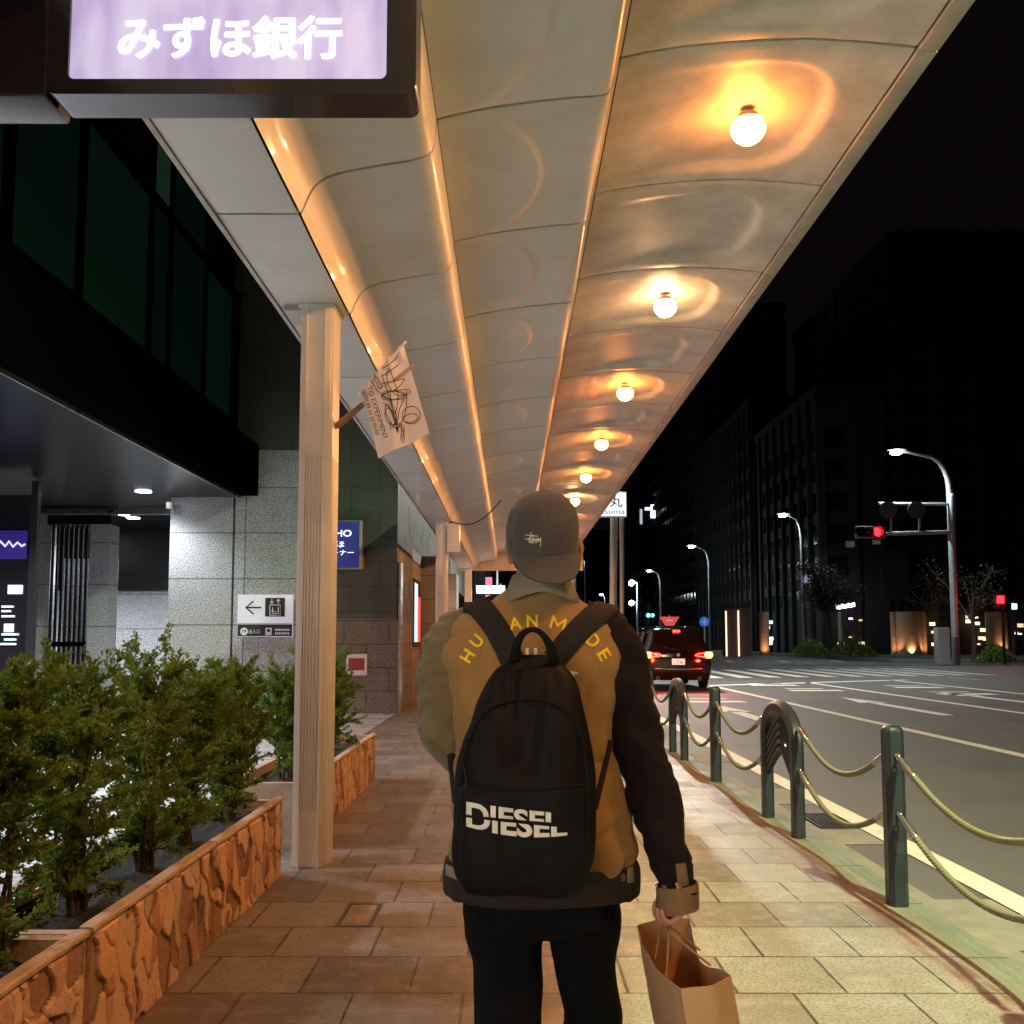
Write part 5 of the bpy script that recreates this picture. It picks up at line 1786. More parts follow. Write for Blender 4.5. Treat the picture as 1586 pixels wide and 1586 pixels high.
for s in (-1, 1):
    B.tube([(HX + s * .015, 2.433, hz + .142), (HX + s * .045, 2.422, hz + .145)], [.008, .006], 8)
    ex = HX + s * .076 + (.011 if s > 0 else .005)
    B.tube([(ex - s * .004, 2.345, hz + .105), (ex + s * .006, 2.335, hz + .12), (ex + s * .010, 2.328, hz + .10), (ex + s * .005, 2.337, hz + .075), (ex + s * .001, 2.343, hz + .065)], [.007, .009, .009, .008, .008], 8)
# arms inside the sleeves
LA = [P(712, 985, y=2.36), P(692, 1060, y=2.35), P(692, 1160, y=2.38), P(735, 1165, y=2.52), P(790, 1120, y=2.62)]
RA = [P(945, 990, y=2.36), P(975, 1090, y=2.34), P(1000, 1200, y=2.31), P(1025, 1300, y=2.28), P(1047, 1388, y=2.25)]
B.tube(catmull([Vector((bx - .10, PD, 1.42))] + LA, 4), [.05] * 4 + [.05 - .0015 * i for i in range(17)], 16)
B.tube(catmull([Vector((bx + .10, PD, 1.42))] + RA, 4), [.05] * 4 + [.05 - .0015 * i for i in range(17)], 16)


def hand(B, wrist, D, F, palm, curl=1.0, s=1.0, thumb=1):
    """D: wrist to knuckles, F: across the knuckles from little finger to index, palm: direction the palm faces"""
    D, F, palm = D.normalized(), F.normalized(), palm.normalized()
    L_ = .082 * s
    B.loft([[wrist + D * L_ * t + F * (w * math.cos(a)) + palm * (th * math.sin(a)) for a in [2 * PI * i / 16 for i in range(16)]]
            for t, w, th in ((-.35, .024 * s, .018 * s), (0, .026 * s, .018 * s), (.4, .034 * s, .016 * s), (.8, .039 * s, .014 * s), (1.0, .037 * s, .012 * s))])
    for i, (ln, off) in enumerate(((.062, -.030), (.074, -.0105), (.080, .0095), (.072, .029))):
        p = wrist + D * (L_ * (.93 if i in (1, 2) else .88)) + F * off * s
        pts = [p - D * .012, p]
        ang = 0
        for seg_, (fr, bend) in enumerate(((.45, .9), (.32, 1.35), (.23, .8))):
            ang += bend * curl
            d = D * math.cos(ang) + palm * math.sin(ang)
            p = p + d * ln * s * fr
            pts.append(p)
        B.tube(catmull(pts, 3), [(.0088 - .00018 * k) * s for k in range(13)], 10)
    tb = wrist + D * L_ * .30 + F * thumb * .026 * s
    B.tube(catmull([tb, tb + (D * .5 + F * thumb * .8 + palm * .4).normalized() * .030 * s, tb + (D * .8 + F * thumb * .35 + palm * .75).normalized() * .060 * s], 4), [(.0125 - .0004 * k) * s for k in range(9)], 10)


RW = P(1048, 1368, y=2.245)
hand(B, RW + Vector((0, 0, .012)), Vector((.0, -.05, -1)), Vector((0, 1, 0)), Vector((-1, 0, 0)), curl=1.0)
LW = LA[-1]
hand(B, LW, Vector((.5, .6, .45)), Vector((-.3, 0, 1)), Vector((.8, -.6, 0)), curl=.55)
# legs
LL = [P(780, 1400, y=2.34), P(783, 1480, y=2.31), P(787, 1590, y=2.26), Vector((bx - .085, 2.16, .30)), Vector((bx - .085, 2.08, .09))]
RL = [P(893, 1400, y=2.36), P(908, 1480, y=2.40), P(918, 1590, y=2.44), Vector((bx + .10, 2.44, .30)), Vector((bx + .10, 2.45, .09))]
for LG in (LL, RL):
    B.tube(catmull(LG, 4), [.072 - .0024 * i for i in range(17)], 18)
    a = LG[-1]
    B.tube([(a.x, a.y - .02, .065), (a.x, a.y + .06, .06), (a.x, a.y + .16, .045)], [.038, .036, .028], 12)
body = remeshed(B, 'body', skin_m, per, .0042, 3)
for s in (-1, 1):
    b = MB(); b.lathe((HX + s * .031, 2.421, hz + .118), [(.001, -.0125), (.009, -.009), (.0125, 0), (.009, .009), (.001, .0125)], 14, 'y'); e = b.build('eye', mat('eye_white', (.7, .7, .68), .2, var=0), per, smooth='all')
    b = MB(); b.lathe((HX + s * .031, 2.431, hz + .118), [(.001, 0), (.0055, .0008), (.0045, .0028), (.001, .0032)], 12, 'y'); b.build('iris', M['black'], e, smooth='all')
# hair: cropped black at the nape and round the ears
b = MB()
rings = []
for dz, rx, ry in ((.045, .055, .074), (.055, .064, .086), (.08, .0705, .094), (.11, .0755, .0985), (.14, .077, .100), (.165, .077, .100), (.17, .06, .08)):
    rings.append([Vector((HX + rx * math.cos(a), 2.336 + ry * math.sin(a), hz + dz)) for a in [math.radians(170 + 200 * i / 30) for i in range(31)]])
inner = [[Vector((HX + (p.x - HX) * .9, 2.336 + (p.y - 2.336) * .9, p.z)) for p in reversed(r)] for r in rings]
b.loft([r + i for r, i in zip(rings, inner)])
b.build('hair', mat('hair', (.012, .009, .008), .7, var=.3, scale=40, bump=.8, bscale=250), per, smooth=True)

# ---------------- trousers
B = MB()
def ringpx(v, l, r, ry, yc, n=2.4, seg=56):
    a, c = P(l, v, y=yc), P(r, v, y=yc)
    return sring((a.x + c.x) / 2, yc, (a.z + c.z) / 2, (c.x - a.x) / 2, ry, n, seg)
B.loft([ringpx(*q) for q in ((1335, 722, 952, .105, 2.35), (1375, 716, 961, .12, 2.345), (1410, 716, 961, .125, 2.345), (1432, 722, 959, .115, 2.35), (1440, 735, 950, .10, 2.35))])
def legrings(rows, n=4):
    out = []
    for (cxp, cyp, z, rx, ry) in interp_rows(rows, n):
        out.append(sring(cxp, cyp, z, rx, ry, 2.2, 40))
    return out
def row(v, l, r, y, ry):
    a, c = P(l, v, y=y), P(r, v, y=y)
    return [(a.x + c.x) / 2, y, (a.z + c.z) / 2, (c.x - a.x) / 2, ry]
Lr = [row(1400, 718, 850, 2.345, .11), row(1450, 722, 843.5, 2.33, .10), row(1475, 727, 842, 2.32, .095), row(1500, 731, 840, 2.31, .09), row(1586, 735, 838, 2.26, .08), [bx - .080, 2.20, .40, .078, .078], [bx - .083, 2.13, .25, .072, .074], [bx - .085, 2.08, .12, .072, .078], [bx - .085, 2.07, .045, .074, .085]]
Rr = [row(1400, 842, 959, 2.355, .11), row(1450, 848, 959, 2.37, .10), row(1475, 853, 957, 2.385, .094), row(1500, 861, 955, 2.40, .088), row(1586, 873, 963, 2.44, .08), [bx + .102, 2.45, .40, .072, .078], [bx + .100, 2.45, .25, .070, .074], [bx + .10, 2.46, .12, .070, .078], [bx + .10, 2.46, .045, .072, .085]]
B.loft(legrings(Lr)); B.loft(legrings(Rr))
def tdisp(p, n):
    f = .0035 * nz(p, 9) + .0022 * math.sin(p.z * 60 + 5 * nz(p, 6, 3)) * sm(.75, .35, p.z)
    f += .003 * math.sin((p.z * 34 + abs(p.x - bx) * 40) + 4 * nz(p, 5, 7)) * sm(.55, .70, p.z)
    return f
trs = remeshed(B, 'trousers', jean_m, per, .006, 5, tdisp)
tb = bvh_of(trs)
# rear pocket seams
b = MB()
for pts in ([(882, 1392), (883, 1428), (905, 1440), (940, 1430), (944, 1392)], [(735, 1392), (736, 1425), (758, 1440), (792, 1428), (796, 1392)]):
    q = []
    for u, v in catmull([Vector((x, y, 0)) for x, y in pts], 5) and [(w.x, w.y) for w in catmull([Vector((x, y, 0)) for x, y in pts], 5)]:
        h = ray_px(tb, u, v)
        if h[0] is not None: q.append(h[0] - h[2] * .0006)
    if len(q) > 2:
        b = MB(); b.tube(q, .0014, 5); b.build('pocket_seam', jk_dark, trs)
for (x, y, k) in ((bx - .085, 2.07, 0), (bx + .10, 2.46, 1)):
    b = MB()
    rr = []
    for t, w, h in interp_rows([(-.085, .02, .03), (-.075, .036, .06), (-.03, .042, .085), (.04, .044, .085), (.10, .048, .062), (.16, .046, .05), (.195, .03, .035), (.205, .012, .02)], 3):
        rr.append([Vector((x + w * math.cos(a), y + t, max(.0, .0 + h * (.5 + .5 * math.sin(a)) + .0))) for a in [2 * PI * i / 24 for i in range(24)]])
    b.loft(rr); sh = b.build('shoe', mat('shoe_%d' % k, (.02, .02, .02), .6), per, smooth='all')
    b = MB(); b.loft([[Vector((x + w * math.cos(a) * 1.0, y + .055 + l * math.sin(a), z)) for a in [2 * PI * i / 28 for i in range(28)]] for w, l, z in ((.046, .15, .002), (.049, .153, .02), (.046, .15, .024))]); b.build('sole', offwhite_m, sh, smooth=True)

# ---------------- jacket
def jdisp(p, n):
    s = (p.x - bx)
    f = -.007 * math.exp(-(noise.noise(Vector((p.x * 11 - p.z * 4, p.y * 6, p.z * 3.2 + p.x * 5))) / .09) ** 2) * sm(1.50, 1.38, p.z) + .006 * nz(p, 7) + .0025 * nz(p, 19, 4) - .007 * max(0, .28 - abs(noise.noise(Vector((p.x * 7 + p.z * 3, p.y * 5, p.z * 4.5))))) / .28 * sm(1.52, 1.40, p.z)
    # pulled folds running to the hem on the right and across the back
    f += .006 * math.sin(s * 62 + 3.5 * nz(p, 4, 9)) * sm(1.28, 1.0, p.z) * sm(.85, .93, p.z)
    f += .004 * math.sin((p.z - .55 * s) * 55 + 4 * nz(p, 5, 2)) * sm(.08, .20, abs(s)) * sm(1.5, 1.35, p.z)
    return f
rows = [(1338, 688, 986, .150, 2.335), (1300, 693, 982, .150, 2.33), (1250, 696, 972, .145, 2.33), (1200, 700, 960, .140, 2.335), (1140, 694, 952, .137, 2.335), (1080, 686, 958, .137, 2.34), (1030, 676, 968, .132, 2.345), (990, 680, 968, .120, 2.35), (965, 697, 954, .105, 2.352), (945, 728, 928, .088, 2.352), (930, 762, 902, .073, 2.352), (916, 783, 888, .064, 2.352)]
b = MB()
rr = [ringpx(*r, n=2.35, seg=150) for r in interp_rows([list(r) for r in rows], 10)]
b.loft(rr)
jb = b.build('jacket_body', jk_tan, per, smooth='all', disp=jdisp)
b = MB()
rows = [(1383, 699, 985, .140, 2.335), (1379, 688, 989, .150, 2.335), (1360, 686, 990, .155, 2.335), (1342, 687, 989, .157, 2.334), (1330, 689, 985, .153, 2.334)]
b.loft([ringpx(*r, n=2.35, seg=96) for r in interp_rows([list(r) for r in rows], 3)])
wb = b.build('waistband', jk_brown, per, smooth='all', disp=lambda p, n: .0015 * math.sin((p.x) * 190) + .003 * nz(p, 8))
wbv = bvh_of(wb)
def patch(name, pts, m, parent, bvh, lift=.003, n=10, rnd_=0):
    """small cloth patch given by 4 image corners laid on a surface"""
    a, c, d, e = [Vector((x, y, 0)) for x, y in pts]
    b = MB(); top = []; bot = []
    for j in range(n + 1):
        rt, rb = [], []
        for i in range(n + 1):
            q = a.lerp(c, i / n).lerp(e.lerp(d, i / n), j / n)
            h = ray_px(bvh, q.x, q.y)
            if h[0] is None: return None
            edge = min(i, n - i, j, n - j)
            rt.append(h[0] - h[2] * (lift if edge else lift * .4)); rb.append(h[0] + h[2] * .001)
        top.append(rt); bot.append(rb)
    b.loft([t + list(reversed(q)) for t, q in zip(top, bot)])
    return b.build(name, m, parent, smooth=True)
patch('waist_tab', [(690, 1338), (716, 1350), (718, 1368), (690, 1355)], jk_grey, wb, wbv)
patch('waist_tab', [(971, 1340), (981, 1342), (983, 1366), (972, 1368)], jk_grey, wb, wbv)
for (u, v) in ((964, 1359), (727, 1362), (712, 1352)):
    h = ray_px(wbv, u, v)
    if h[0] is not None:
        b = MB(); b.lathe(h[0] + Vector((0, -.004, 0)), [(.001, 0), (.0075, .0), (.0085, .003), (.0085, .006), (.001, .006)], 14, 'y'); b.build('button', mat('button_brown', (.09, .045, .03), .35), wb, smooth=True)

def sleeve(name, pts, rad, m, seg=72, sub=18, cuff=True, disp=None, flat=1.0):
    path = catmull(pts, sub)
    rr = [r[0] for r in interp_rows([[r] for r in rad], sub)]
    b = MB(); b.tube(path, rr, seg, caps=True, up=(0, 1, 0), flat=flat)
    return b.build(name, m, per, smooth='all', disp=disp)
def crease(x, y, z, w):
    return -math.exp(-(noise.noise(Vector((x, y, z))) / w) ** 2)
def sdisp(p, n):
    fold = .0045 * crease(p.x * 5 - p.z * 4, p.y * 5, p.z * 13 + p.x * 6, .10) + .003 * crease(p.x * 11 + p.z * 9, p.y * 9, p.z * 17 + 4, .12)
    return fold + sdisp0(p, n)
def sdisp0(p, n):
    return .005 * nz(p, 9) - .005 * max(0, .25 - abs(noise.noise(Vector((p.x * 9 - p.z * 5, p.y * 6, p.z * 9 + 3))))) / .25 + .0045 * math.sin(p.z * 46 + 30 * (p.x - bx) + 5 * nz(p, 5, 5)) * sm(1.50, 1.38, p.z) + .002 * nz(p, 22, 1)
SL = [P(728, 966, y=2.355), P(704, 990, y=2.355), P(693, 1040, y=2.345), P(691, 1095, y=2.34), P(697, 1140, y=2.355), P(722, 1166, y=2.42), P(758, 1150, y=2.52), P(778, 1128, y=2.59)]
slL = sleeve('left_sleeve', SL, [.045, .070, .073, .073, .070, .064, .052, .044], jk_cold_lit, disp=sdisp)
SR = [P(925, 965, y=2.355), P(945, 988, y=2.352), P(962, 1045, y=2.342), P(981, 1120, y=2.325), P(1002, 1200, y=2.305), P(1020, 1270, y=2.285), P(1036, 1330, y=2.265), P(1047, 1368, y=2.252), P(1048, 1380, y=2.25)]
slR = sleeve('right_sleeve', SR, [.045, .066, .070, .068, .064, .060, .055, .043, .040], jk_dark, disp=sdisp)
b = MB()
cc = P(1049, 1372, y=2.25); cb = P(1050, 1410, y=2.248)
ax = (cb - cc)
rr = []
for t, r in ((-.10, .044), (0, .048), (.5, .0485), (.97, .0475), (1.0, .043), (.6, .041), (.0, .040)):
    rr.append([cc + ax * t + Vector((r * math.cos(a), r * math.sin(a), .006 * math.cos(a))) for a in [2 * PI * i / 36 for i in range(36)]])
b.loft(rr, cap=False); cf = b.build('cuff', mat('cuff_tan', (.19, .11, .05), .85, bump=.25, bscale=420), per, smooth=True, disp=lambda p, n: .001 * nz(p, 40))
sb_ = bvh_of(slR, cf)
patch('sleeve_tab', [(1046, 1338), (1062, 1336), (1068, 1372), (1050, 1374)], cf.data.materials[0], slR, sb_)
b = MB()
cc2 = P(782, 1122, y=2.60)
b.tube([P(776, 1131, y=2.58), P(784, 1120, y=2.61)], [.044, .042], 24, caps=False, up=(0, 1, 0)); b.build('cuff', cf.data.materials[0], per, smooth='all')
# collar, folded over
b = MB(); rr = []
NC = 64
def colring(rx, ry, z, dip, yc=2.349):
    o = []
    for i in range(NC):
        a = 2 * PI * i / NC
        k = max(0, -math.sin(a))           # back of the neck
        z_ = z + dip * (abs(math.cos(a)) ** 1.5) - .03 * max(0, math.sin(a))
        o.append(Vector((bx + .001 + rx * math.cos(a), yc + ry * math.sin(a), z_)))
    return o
rr = [colring(.058, .060, 1.535, 0), colring(.061, .064, 1.568, .0), colring(.064, .068, 1.584, -.002), colring(.070, .075, 1.583, -.006), colring(.080, .083, 1.566, -.016), colring(.092, .090, 1.549, -.026), colring(.100, .095, 1.536, -.032), colring(.096, .091, 1.533, -.030), colring(.080, .080, 1.545, -.02)]
b.loft([r for r in rr], cap=False)
clr = b.build('collar', jk_grey, per, smooth='all', disp=lambda p, n: .0022 * nz(p, 14, 6))
# armhole seams
jv = bvh_of(jb)

# lettering across the back
def letter_m():
    bm = bmesh.new()
    w = .17
    for q in (((0, 0), (w, 0), (w, 1), (0, 1)), ((1 - w, 0), (1, 0), (1, 1), (1 - w, 1)), ((w, 1), (w, .72), (.5, .18), (.5, .46)), ((1 - w, 1), (1 - w, .72), (.5, .18), (.5, .46))):
        bm.faces.new([bm.verts.new((x - .5, y - .5, 0)) for x, y in q])
    return bm
def img_text(name, s, cu_, cv_, w, h, rot, bvh, m, parent, bold=.02, lift=.0016, bm=None, fn=None):
    if s == 'M':
        bm, tw, th = letter_m(), 1, 1
    elif bm is None:
        bm, tw, th = text_bm(s, bold)
    bmesh.ops.triangulate(bm, faces=bm.faces)
    for _ in range(3):
        L2 = [e for e in bm.edges if e.calc_length() > (.3 if s == 'M' else .12)]
        if not L2: break
        bmesh.ops.subdivide_edges(bm, edges=L2, cuts=1)
        bmesh.ops.triangulate(bm, faces=[f for f in bm.faces if len(f.verts) > 3])
    r = math.radians(rot)
    bad = []
    for v in bm.verts:
        if fn:
            u_, v_ = fn(v.co.x, v.co.y)
        else:
            x, y = v.co.x / tw * w, v.co.y / th * h
            u_, v_ = cu_ + x * math.cos(r) + y * -math.sin(r) * 1, cv_ - (x * math.sin(r) + y * math.cos(r))
        h_ = ray_px(bvh, u_, v_)
        if h_[0] is None: bad.append(v)
        else: v.co = h_[0] - h_[2] * lift
    if bad: bmesh.ops.delete(bm, geom=bad, context='VERTS')
    # real thickness
    ret = bmesh.ops.extrude_face_region(bm, geom=list(bm.faces))
    for g_ in ret['geom']:
        if isinstance(g_, bmesh.types.BMVert): g_.co += (g_.co - CAMV).normalized() * -.0012
    bmesh.ops.recalc_face_normals(bm, faces=bm.faces)
    me = bpy.data.meshes.new(name); bm.to_mesh(me); bm.free()
    return link(name, me, m, parent)

for ch, u, v, w, h, r in (('H', 724, 1016, 17, 20, 57), ('U', 738.5, 993, 17, 20, 50), ('M', 763, 975, 19, 20, 30), ('A', 798, 965.5, 20, 20, 9), ('N', 824.5, 961.5, 18, 20, 1), ('M', 864.5, 965.5, 24, 20, -15), ('A', 893, 977, 19, 20, -30), ('D', 919, 992, 18, 21, -42), ('E', 936, 1014, 15, 20, -60)):
    img_text('back_letter', ch, u, v, w, h, r, jv, yellow_m, jb, bold=.008 if ch == 'M' else .03)
img_text('back_letter', 'U', 823, 1012, 18, 17, 0, jv, offwhite_m, jb, bold=.05)
img_text('back_letter', 'T', 887, 1047, 14, 14, -12, jv, offwhite_m, jb, bold=.04)

# ---------------- cap, worn backwards
CZ = P(838, 858, y=2.23).z
cyc = 2.328
rx0 = (P(896.5, 830, y=cyc).x - P(783.5, 830, y=cyc).x) / 2
cx0 = (P(896.5, 830, y=cyc).x + P(783.5, 830, y=cyc).x) / 2
ztop = P(838, 761, y=cyc).z
b = MB(); rr = []
prof = [(.955, 0), (.975, .10), (.99, .22), (1.0, .36), (.985, .50), (.93, .64), (.83, .77), (.66, .88), (.44, .955), (.22, .99), (.04, 1.0)]
hh = ztop - CZ
for k, t in interp_rows([list(q) for q in prof], 3):
    ring = []
    for i in range(96):
        a = 2 * PI * i / 96
        drop = .012 * max(0, -math.sin(a)) - .006 * abs(math.cos(a))
        groove = 0
        for q in range(6):
            dd = abs((a - PI / 2 - q * PI / 3 + PI) % (2 * PI) - PI)
            groove += .0022 * math.exp(-(dd / .035) ** 2)
        kk = k * (1 - groove * 9 * (1 if t < .98 else 0))
        ring.append(Vector((cx0 + rx0 * kk * math.cos(a) + .004 * t * t, cyc + .108 * kk * math.sin(a), CZ + hh * t - (drop) * (1 - t))))
    rr.append(ring)
b.loft(rr)
crown = b.build('cap_crown', cap_m, per, smooth='all', disp=lambda p, n: .0022 * nz(p, 16) + .0012 * nz(p, 45, 3))
b = MB(); b.lathe((cx0 + .002, cyc, ztop - .002), [(.001, .007), (.006, .006), (.009, .002), (.008, -.003), (.001, -.003)][::-1], 14); b.build('top_button', cap_m, crown, smooth='all')
cv = bvh_of(crown)
b = MB(); top, bot = [], []
for j in range(15):
    t = j / 14; rt, rb = [], []
    for i in range(41):
        f = -1 + 2 * i / 40
        a = math.radians(-90 + 74 * f)
        ln = math.cos(f * PI / 2 * .97) ** .45
        p0 = Vector((cx0 + rx0 * .965 * math.cos(a), cyc + .104 * math.sin(a), CZ - .012 * max(0, -math.sin(a)) + .004 + .016 * abs(f) ** 2))
        out = Vector((0.012 * t, -.060 * ln * t, -.064 * (ln ** .7) * t - .003 * math.sin(t * PI)))
        out.z -= .006 * t * f * 1.0 * ln
        p = p0 + out
        p.x = cx0 + (p.x - cx0) * (1 - .05 * t)
        rt.append(p + Vector((0, -.002, .001))); rb.append(p + Vector((0, .0015, -.0015)))
    top.append(rt); bot.append(rb)
b.loft([t + list(reversed(q)) for t, q in zip(top, bot)])
brim = b.build('cap_brim', cap_m, per, smooth=True)
def strokes(lists, bvh, r, name, m, parent, ox, oy, sc_, lift=.001):
    b = MB()
    for pts in lists:
        pp = [(w.x, w.y) for w in catmull([Vector((x, y, 0)) for x, y in pts], 4)]
        q = []
        for x, y in pp:
            h = ray_px(bvh, ox + x / sc_, oy + y / sc_)
            if h[0] is not None: q.append(h[0] - h[2] * lift)
        if len(q) > 1: b.tube(q, r, 6)
    return b.build(name, m, parent, smooth='all')
strokes([[(585, 702), (640, 708), (735, 718)], [(655, 668), (642, 720), (632, 800)], [(575, 757), (605, 748), (640, 745)], [(612, 770), (640, 745), (660, 735)], [(655, 750), (648, 785), (655, 800), (668, 775), (676, 745)],
         [(685, 700), (678, 760), (676, 812)], [(660, 722), (672, 700)], [(690, 775), (700, 745), (696, 780), (706, 792)], [(722, 745), (710, 765), (724, 778), (712, 798)], [(742, 742), (730, 762), (744, 776), (732, 798)], [(752, 742), (754, 775), (764, 770), (774, 735), (772, 790), (767, 848)], [(676, 770), (700, 762), (745, 758)]],
        cv, .00085, 'embroidery', offwhite_m, crown, 740, 740, 7.93)
for (u, v) in ((793, 793), (812, 796), (829, 794), (849, 797)):
    h = ray_px(cv, u, v)
    b = MB(); b.lathe(h[0] + Vector((0, -.0008, 0)), [(.0007, 0), (.0022, 0), (.0026, .0012), (.0007, .0012)], 10, 'y'); b.build('eyelet', M['black'], crown, smooth='all')

# ================================================================== backpack
bp = thing('backpack', (P(812, 1372, y=2.12).x, 2.14, .86), 'black backpack with white split lettering worn on the back of the person', 'backpack')
BK = 2.205
rows = [(1013, 806, 848, .020), (1022, 792, 862, .034), (1034, 773, 876, .050), (1052, 757, 890, .064), (1080, 741, 902, .080), (1120, 725, 911, .094), (1170, 712, 918, .102), (1225, 703, 923, .106), (1290, 698, 923, .108), (1335, 702, 918, .104), (1360, 710, 908, .094), (1371, 726, 890, .070), (1374, 760, 860, .04)]
b = MB(); rr = []
for v, l, r, ry in interp_rows([list(q) for q in rows], 6):
    yc = BK - ry
    rr.append(ringpx(v, l, r, ry, yc, n=2.9, seg=120))
b.loft(rr)
pcx = P(812, 1200, y=2.0).x
zA = P(812, 1215, y=2.0).z; zBt = P(812, 1040, y=2.05).z
def pdisp(p, n):
    f = .004 * nz(p, 9) + .002 * nz(p, 22, 2) - .005 * max(0, .2 - abs(noise.noise(Vector((p.x * 8, 1.7, p.z * 6))))) / .2
    if n.y < -.2:
        s = p.x - pcx
        up = sm(zA, zA + .04, p.z) * sm(zBt + .02, zBt - .06, p.z)
        # slack folds hanging from the handle, soft and uneven
        for (o, w, d, sl) in ((-.022, .010, .019, .05), (.012, .008, .020, -.06), (.040, .012, .014, -.12), (-.055, .014, .012, .14), (-.004, .005, .009, .01)):
            c0 = o + sl * (zBt - p.z) + .006 * noise.noise(Vector((p.z * 9, o * 50, 0)))
            f -= d * math.exp(-((s - c0) / w) ** 2) * up
        # front pocket stands proud below its zip
        f += .010 * sm(zA + .004, zA - .012, p.z) * sm(.135, .115, abs(s)) * sm(.875, .90, p.z)
        f -= .005 * math.exp(-((p.z - zA - .002) / .004) ** 2) * sm(.14, .12, abs(s))
        f += .004 * math.sin(s * 34 + 4 * nz(p, 6)) * sm(zA, zA - .02, p.z) * sm(zA - .12, zA - .06, p.z)
    return f
pk = b.build('pack_body', pack_m, bp, smooth='all', disp=pdisp)
pv = bvh_of(pk)
def zipline(pts, r, name, m, lift=.001):
    q = []
    for w in catmull([Vector((x, y, 0)) for x, y in pts], 8):
        h = ray_px(pv, w.x, w.y)
        if h[0] is not None: q.append(h[0] - h[2] * lift)
    b = MB(); b.tube(q, r, 6); return b.build(name, m, bp, smooth='all')
zip_m = mat('zip_tape', (.004, .004, .0045), .8, var=.1, spec=.2)
zipline([(713, 1215), (722, 1165), (738, 1120), (760, 1097), (790, 1086), (825, 1083), (858, 1090), (885, 1110), (900, 1140), (908, 1190), (910, 1260), (908, 1330)], .0042, 'main_zip', zip_m)
zipline([(714, 1214), (760, 1222), (820, 1224), (870, 1219), (906, 1216)], .0034, 'pocket_zip', zip_m)
zipline([(716, 1182), (721, 1200), (722, 1222)], .0018, 'zip_pull', strap_m, .004)
# split lettering
bm, tw, th = text_bm('DIESEL', .035)
def half(keep_top):
    bm, tw, th = text_bm('DIESEL', .035)
    geom = list(bm.verts) + list(bm.edges) + list(bm.faces)
    y0 = -.04 * th if keep_top else .06 * th
    bmesh.ops.bisect_plane(bm, geom=geom, plane_co=(0, y0, 0), plane_no=(0, 1, 0), clear_inner=keep_top, clear_outer=not keep_top)
    return bm, tw, th, y0
bm, tw, th, y0 = half(True)
def f_top(x, y):
    s = x / tw + .5; t = (y - y0) / (th / 2 - y0)
    vb = 1262 + 16 * s - 3 * s * s; vt = 1241 + 26 * s - 8 * s * s
    return 722 + 147 * s, vb + (vt - vb) * t
img_text('lettering', '', 0, 0, 1, 1, 0, pv, offwhite_m, pk, bm=bm, fn=f_top)
bm, tw, th, y0 = half(False)
def f_bot(x, y):
    s = x / tw + .5; t = (y - y0) / (-th / 2 - y0)
    vt = 1266 + 20 * s - 4 * s * s; vb = 1280 + 50 * s - 36 * s * s
    return 722 + 157 * s, vt + (vb - vt) * t
img_text('lettering', '', 0, 0, 1, 1, 0, pv, offwhite_m, pk, bm=bm, fn=f_bot)
# carrying handle
hp = [(797, 1026, 2.14), (799, 1004, 2.12), (807, 985, 2.115), (817, 977, 2.115), (826, 975, 2.115), (836, 979, 2.115), (846, 990, 2.115), (854, 1006, 2.12), (859, 1028, 2.14)]
pts = catmull([P(u, v, y=y) for u, v, y in hp], 4)
b = MB(); n = len(pts)
rad = [.0135 - .0075 * math.sin(PI * i / (n - 1)) for i in range(n)]
b.tube(pts, rad, 12, up=(0, 1, 0), flat=.45); b.build('carry_handle', zip_m, bp, smooth='all')
# shoulder straps: down the back, over the shoulder, down the chest
jall = bvh_of(jb, slL, slR)
def strap(path, w, xs, name):
    top = []; bot = []
    cs = catmull([Vector((x, y, 0)) for x, y in path], 6)
    n = len(cs)
    for i, c_ in enumerate(cs):
        t = (cs[min(n - 1, i + 1)] - cs[max(0, i - 1)]).normalized(); nn_ = Vector((-t.y, t.x, 0))
        rt, rb = [], []
        for k in range(7):
            q = c_ + nn_ * w * (k / 3 - 1)
            h = ray_px(jall, q.x, q.y)
            if h[0] is None:
                rt = None; break
            ed = 1 - abs(k / 3 - 1) ** 4
            rt.append(h[0] - h[2] * (.006 + .010 * ed)); rb.append(h[0] + h[2] * .002)
        if rt: top.append(rt); bot.append(rb)
    # rows over the shoulder and down the front
    hw = (top[-1][0] - top[-1][-1]).length / 2
    sgn = 1 if top[-1][0].x < top[-1][-1].x else -1
    last = sum(top[-1], Vector()) / 7
    for (y, zc) in ((last.y + .035, None), (last.y + .07, None), (2.36, None), (2.40, None)):
        rt, rb = [], []
        for k in range(7):
            x = xs + sgn * hw * (k / 3 - 1)
            h = jall.ray_cast(Vector((x, y, 2)), Vector((0, 0, -1)))
            if h[0] is None: rt = None; break
            rt.append(h[0] + Vector((0, 0, .013))); rb.append(h[0] - Vector((0, 0, .002)))
        if rt: top.append(rt); bot.append(rb)
    for z in (1.40, 1.34, 1.26, 1.18, 1.10):
        rt, rb = [], []
        for k in range(7):
            x = xs + sgn * hw * (k / 3 - 1)
            h = jall.ray_cast(Vector((x, 3.2, z)), Vector((0, -1, 0)))
            if h[0] is None: rt = None; break
            rt.append(h[0] + Vector((0, .013, 0))); rb.append(h[0] - Vector((0, .002, 0)))
        if rt: top.append(rt); bot.append(rb)
    b = MB(); b.loft([t + list(reversed(q)) for t, q in zip(top, bot)])
    return b.build(name, strap_m, bp, smooth=True)
strap([(793, 1022), (785, 1004), (770, 976), (754, 953), (743, 940)], 19, P(741, 935, y=2.35).x, 'shoulder_strap')
strap([(858, 1022), (872, 1004), (895, 978), (917, 957), (932, 945)], 19, P(934, 940, y=2.35).x, 'shoulder_strap')
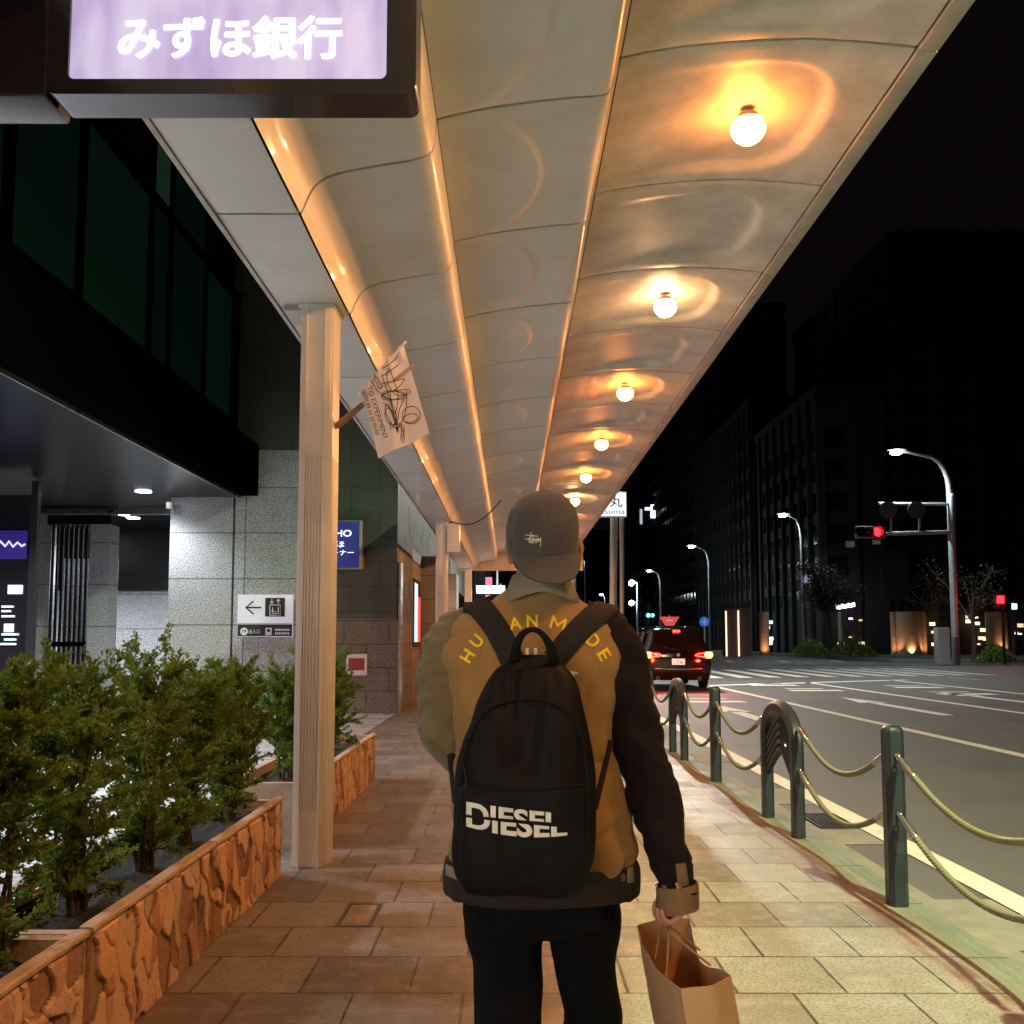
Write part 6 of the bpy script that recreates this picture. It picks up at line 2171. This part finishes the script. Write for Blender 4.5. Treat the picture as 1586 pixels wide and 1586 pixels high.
def webbing(pa, pb2, w, name):
    q = []
    for i in range(12):
        u = pa[0] + (pb2[0] - pa[0]) * i / 11; v = pa[1] + (pb2[1] - pa[1]) * i / 11
        h = ray_px(jall, u, v)
        if h[0] is not None: q.append(h[0] - h[2] * .006)
    if len(q) > 2:
        b = MB(); b.tube(q, w, 8, flat=.4); b.build(name, strap_m, bp, smooth='all')
webbing((944, 1150), (921, 1250), .010, 'lower_webbing')
webbing((699, 1170), (706, 1240), .010, 'lower_webbing')

# ================================================================== paper carrier bag
A_, B_, C_, D_ = Vector((.300, 2.33, .757)), Vector((.331, 1.93, .752)), Vector((.437, 1.99, .757)), Vector((.428, 2.39, .757))
cen = (A_ + B_ + C_ + D_) / 4
pb = thing('paper_bag', (cen.x, cen.y, .40), 'open brown kraft paper carrier bag hanging from the right hand of the person', 'paper bag')
Hb = .36
corners = [A_, B_, C_, D_]
def bagring(t, inset=0.0):
    """t 0 top .. 1 bottom"""
    o = []
    cs = []
    for k, c_ in enumerate(corners):
        q = cen.lerp(c_, 1 - inset)
        flare = 1 + .05 * (1 - t) - .0 * t
        q = Vector((cen.x + (q.x - cen.x) * flare, cen.y + (q.y - cen.y) * (1 + .01 * (1 - t)), q.z))
        cs.append(q)
    for k in range(4):
        a, c_ = cs[k], cs[(k + 1) % 4]
        n = 26 if k in (0, 2) else 12
        nr = Vector(((c_ - a).y, -(c_ - a).x, 0)).normalized()
        for i in range(n):
            s = i / n
            p = a.lerp(c_, s)
            z = p.z - Hb * t
            if k in (1, 3):   # folded gusset
                p = p - nr * (-.020 * (1 - abs(2 * s - 1)) * (1 - t * .9))
            if k == 2:        # right side sags open
                z -= .045 * math.sin(PI * s) ** 2 * (1 - t) ** 2 * .8
                p = p + nr * (-.018 * math.sin(PI * s)) * (1 - t)
            if k == 0:
                p = p + nr * (.014 * math.sin(PI * s * 1.0)) * (1 - t)
                z -= .012 * math.sin(PI * s) * (1 - t) ** 3
            cr = .0035 * noise.noise(Vector((p.x * 14, p.y * 14, z * 14))) + .002 * abs(noise.noise(Vector((p.x * 30, p.y * 30, z * 30 + 5))))
            p = p + nr * cr
            o.append(Vector((p.x + .16 * Hb * t, p.y, z)))
    return o
b = MB()
outer = [bagring(i / 26) for i in range(27)]
inner = [bagring(i / 26, .012) for i in range(27)]
b.loft(list(reversed(inner[:-1])) + outer, cap=False)
bmb = b.bm
bmb.verts.ensure_lookup_table()
b.build('bag_body', paper_m, pb, smooth=True)
b = MB(); b.prism([Vector((p.x, p.y, A_.z - Hb - .001)) for p in outer[-1]], (0, 0, .004)); b.build('bag_bottom', paper_m, pb)
grip = RW + Vector((-.026, -.004, -.094))
tw_m = mat('paper_twine', (.40, .24, .12), .8, bump=.5, bscale=300)
for (a, c_) in ((A_, B_), (D_, C_)):
    p1, p2 = a.lerp(c_, .36), a.lerp(c_, .62)
    p1.z -= .03; p2.z -= .03
    for p_ in (p1, p2): p_.x += (.004 if a is D_ else -.006) * -1
    g1, g2 = grip + Vector((0, .03, 0)), grip + Vector((0, -.03, 0))
    b = MB(); b.tube(catmull([p1, p1.lerp(g1, .5) + Vector((0, .01, 0)), g1, g2, p2.lerp(g2, .5) - Vector((0, .01, 0)), p2], 5), .0028, 7); b.build('twine_handle', tw_m, pb, smooth='all')
